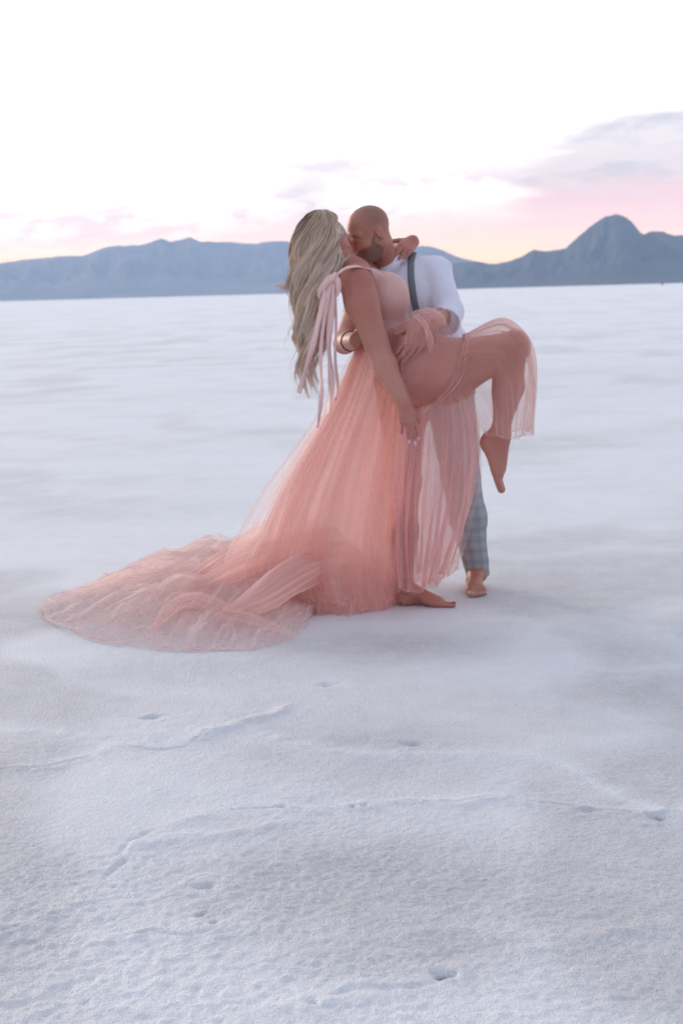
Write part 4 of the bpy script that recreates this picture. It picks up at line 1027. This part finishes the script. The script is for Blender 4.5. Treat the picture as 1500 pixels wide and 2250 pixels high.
ribbon('bow_loop', [(733, 606, YB), (742, 618, YB-.02), (741, 640, YB-.01), (732, 650, YB), (728, 630, YB+.01), (731, 612, YB)], .028, 3, A(-.3, -.8, .3), 50, .2)
ribbon('ribbon_tail', [(730, 612, YB-.005), (728, 680, 6.0), (722, 760, 6.0), (728, 840, 5.99), (722, 912, 5.98)], .026, 4, twist=1.1)
ribbon('ribbon_tail', [(727, 614, YB-.005), (714, 690, 5.99), (704, 780, 5.97), (706, 860, 5.96), (698, 940, 5.96)], .019, 5, twist=1.2)
ribbon('ribbon_tail', [(724, 616, YB), (708, 670, 5.99), (692, 740, 5.97), (672, 810, 5.96), (656, 864, 5.95)], .024, 6, twist=1.0)
ribbon('ribbon_tail', [(732, 616, YB), (738, 700, 6.01), (736, 790, 6.02), (742, 850, 6.02), (736, 880, 6.02)], .014, 7, twist=1.0)

# ------------------------------------------------------------------ hair
def hair_mesh():
    r_ = np.random.default_rng(5); NL, NPL, NP_ = 66, 72, 56; NS = NL*NPL
    lev = np.array([0, .06, .14, .26, .40, .55, .70, .85, 1.0])
    XL = np.array([698, 678, 662, 650, 643, 644, 652, 655, 650.]); XR = np.array([712, 736, 748, 752, 742, 728, 718, 708, 700.])
    PY = np.array([461, 470, 490, 522, 572, 635, 695, 755, 822.]); YC = np.array([6.27, 6.27, 6.265, 6.26, 6.24, 6.21, 6.19, 6.18, 6.17]); DY = np.array([.02, .07, .098, .108, .105, .10, .09, .08, .07])
    t = np.linspace(0, 1, NP_)[None]
    th_l = np.linspace(0, 2*pi, NL, endpoint=False)+r_.normal(0, .12, NL); rr_l = .60+.40*np.sqrt(r_.random(NL))
    len_l = .66+.42*r_.random(NL)**1.2; fr_l = 1.7+.8*r_.random(NL); ph_l = 2.2*np.sin(th_l*1.5)+r_.normal(0, .8, NL)+r_.random(NL)*1.5
    am_l = 7+7*r_.random(NL); tone_l = r_.normal(.5, .27, NL)
    L = np.repeat(np.arange(NL), NPL); lng = np.clip(len_l[L]+r_.normal(0, .035, NS), .5, 1.12)[:, None]
    tt = t*lng; f = lambda a: np.interp(tt, lev, a); ex = np.clip(tt-1, 0, 1)
    tw = th_l[L][:, None]+1.25*np.clip(tt*1.7, 0, 1)-.5
    rr = rr_l[L][:, None]*(1-.12*tt)
    px = (f(XL)+f(XR))/2+(f(XR)-f(XL))/2*np.cos(tw)*rr; py = f(PY)+ex*440; Y = f(YC)-f(DY)*np.sin(tw)*rr
    env = np.clip((tt-.10)*2.4, 0, 1); w = 2*pi*fr_l[L][:, None]*tt*1.45+ph_l[L][:, None]
    px = px+env*am_l[L][:, None]*np.sin(w)*(1+.5*np.clip(tt-.6, 0, 1)); Y = Y+.018*env*np.cos(w); py = py+3*env*np.sin(2*w)
    # strands inside the lock: a flat bundle that narrows to its tip
    oa = r_.random(NS)*2*pi; orr = np.sqrt(r_.random(NS)); u = t
    wid = (12*np.clip(.35+u*3.2, 0, 1)*(1-.80*np.clip((u-.40)/.60, 0, 1)**1.1)+.8)
    fr2 = r_.normal(0, .5, NS)[:, None]
    oxx = (np.cos(oa)*orr)[:, None]*wid; oyy = (np.sin(oa)*orr)[:, None]*wid*.0016
    tl = .55*np.sin(w*.5+1)
    px = px+oxx*np.cos(tl)+1.4*np.sin(u*9+fr2*6)*u; Y = Y+oyy+oxx*.0021*np.sin(tl)
    fly = r_.random(NS) < .07; px[fly] += (r_.normal(0, 9, NS)[:, None]*u**1.5+3*np.sin(u*11+r_.random(NS)[:, None]*6))[fly]; py[fly] += (r_.normal(0, 10, NS)[:, None]*u**2)[fly]
    # a few wisps lifted by the wind on the left
    for k in range(26):
        q = L == (NL//2+k % 4); c = np.where(q)[0][k % NPL]; a = np.clip((u[0]-.42)/.4, 0, 1)
        px[c] = px[c]*(1-a)+(648-38*a-6*np.sin(k))*a; py[c] = py[c]*(1-a)+(598+26*a+3*np.cos(k*2.1)+.2*k)*a
    rx = Fw[None, None]*FPX+Rt*(px-750)[..., None]+Up*(1125-py)[..., None]; pts = CAM+rx*(Y/rx[..., 1])[..., None]
    pts = pts.reshape(-1, 3)
    lc = (pts-w_head)@ax_w.T/.93          # keep the face clear
    lim = .030+.05*sst(lc[:, 2], .03, .085)+.03*sst(lc[:, 2], -.10, -.2); over = (lc[:, 0] > lim)
    pts[over] -= (ax_w[0][None]*((lc[:, 0]-lim)*.93)[:, None])[over]
    pts = FW.push(pts, .005, 4).reshape(NS, NP_, 3)
    pts[:, 1:-1] = (pts[:, :-2]+2*pts[:, 1:-1]+pts[:, 2:])/4
    tg = np.gradient(pts, axis=1); tg /= np.linalg.norm(tg, axis=2, keepdims=True)+1e-9
    uu = np.cross(tg, A(.2, 1, .1)); uu /= np.linalg.norm(uu, axis=2, keepdims=True)+1e-9; ww = np.cross(uu, tg)
    rad = (.0009+.0006*r_.random(NS))[:, None]*np.minimum(1, (1.02-t)*4)*(1-.35*t)+.0002
    a3 = np.array([0, 2*pi/3, 4*pi/3])
    V = pts[:, :, None]+rad[..., None, None]*(np.cos(a3)[None, None, :, None]*uu[:, :, None]+np.sin(a3)[None, None, :, None]*ww[:, :, None])
    id_ = np.arange(NS*NP_*3).reshape(NS, NP_, 3); fs = []
    for k in range(3):
        k2 = (k+1) % 3; fs.append(np.stack([id_[:, :-1, k], id_[:, :-1, k2], id_[:, 1:, k2], id_[:, 1:, k]], -1).reshape(-1, 4))
    tone = np.clip(tone_l[L]*.8+.1+.27*r_.normal(0, 1, NS), 0, 1)[:, None]+.0*t
    tone = np.clip(tone*.78+.50*np.clip(t*1.9, 0, 1)-.12, 0, 1)
    return V.reshape(-1, 3), np.concatenate(fs), np.repeat(tone.reshape(-1), 3)
hv, hf, ht = hair_mesh()
def mat_hair():
    m, q = new_mat('blonde_hair'); t = attr(q, 'tone', 'Fac')
    c = q.mix(q.ss(t, 0., .55), (.23, .135, .09), (.83, .60, .44)); c = q.mix(q.ss(t, .5, 1.), c, (.99, .85, .72))
    p = principled(q, c, .42, None, Specular_IOR_Level=.5)
    tl = q.n('ShaderNodeBsdfTranslucent'); q.inp(tl.inputs[0], c); x = q.n('ShaderNodeMixShader'); x.inputs[0].default_value = .12
    q.t.links.new(p, x.inputs[1]); q.t.links.new(tl.outputs[0], x.inputs[2])
    return finish(m, q, x.outputs[0])
HAIR = mat_hair()
hair = mesh_obj('hair', hv, hf, HAIR, woman, base=wbase, attrs={'tone': ht})

# ------------------------------------------------------------------ far marker on the flat
mk = P(1454, 624, 900); mk[2] = 0
MK = mat_simple('faded_red_paint', (.30, .16, .16), .7)
def marker():
    s = 1.0; vs = []; fs = []
    prof = [(.8, 0), (.8, .15), (.62, .2), (.5, 1.5), (.3, 2.4), (.0, 2.6)]; NU = 14
    for r, z in prof:
        for i in range(NU): vs.append(mk+A(r*cos(2*pi*i/NU)+.0, r*sin(2*pi*i/NU), z))
    for j in range(len(prof)-1):
        for i in range(NU): fs.append((j*NU+i, j*NU+(i+1) % NU, (j+1)*NU+(i+1) % NU, (j+1)*NU+i))
    tag(mesh_obj('marker_post', np.array(vs), fs, MK, base=mk), 'tiny dull red upright speck far out on the salt flat below the right mountain', 'marker')
marker()
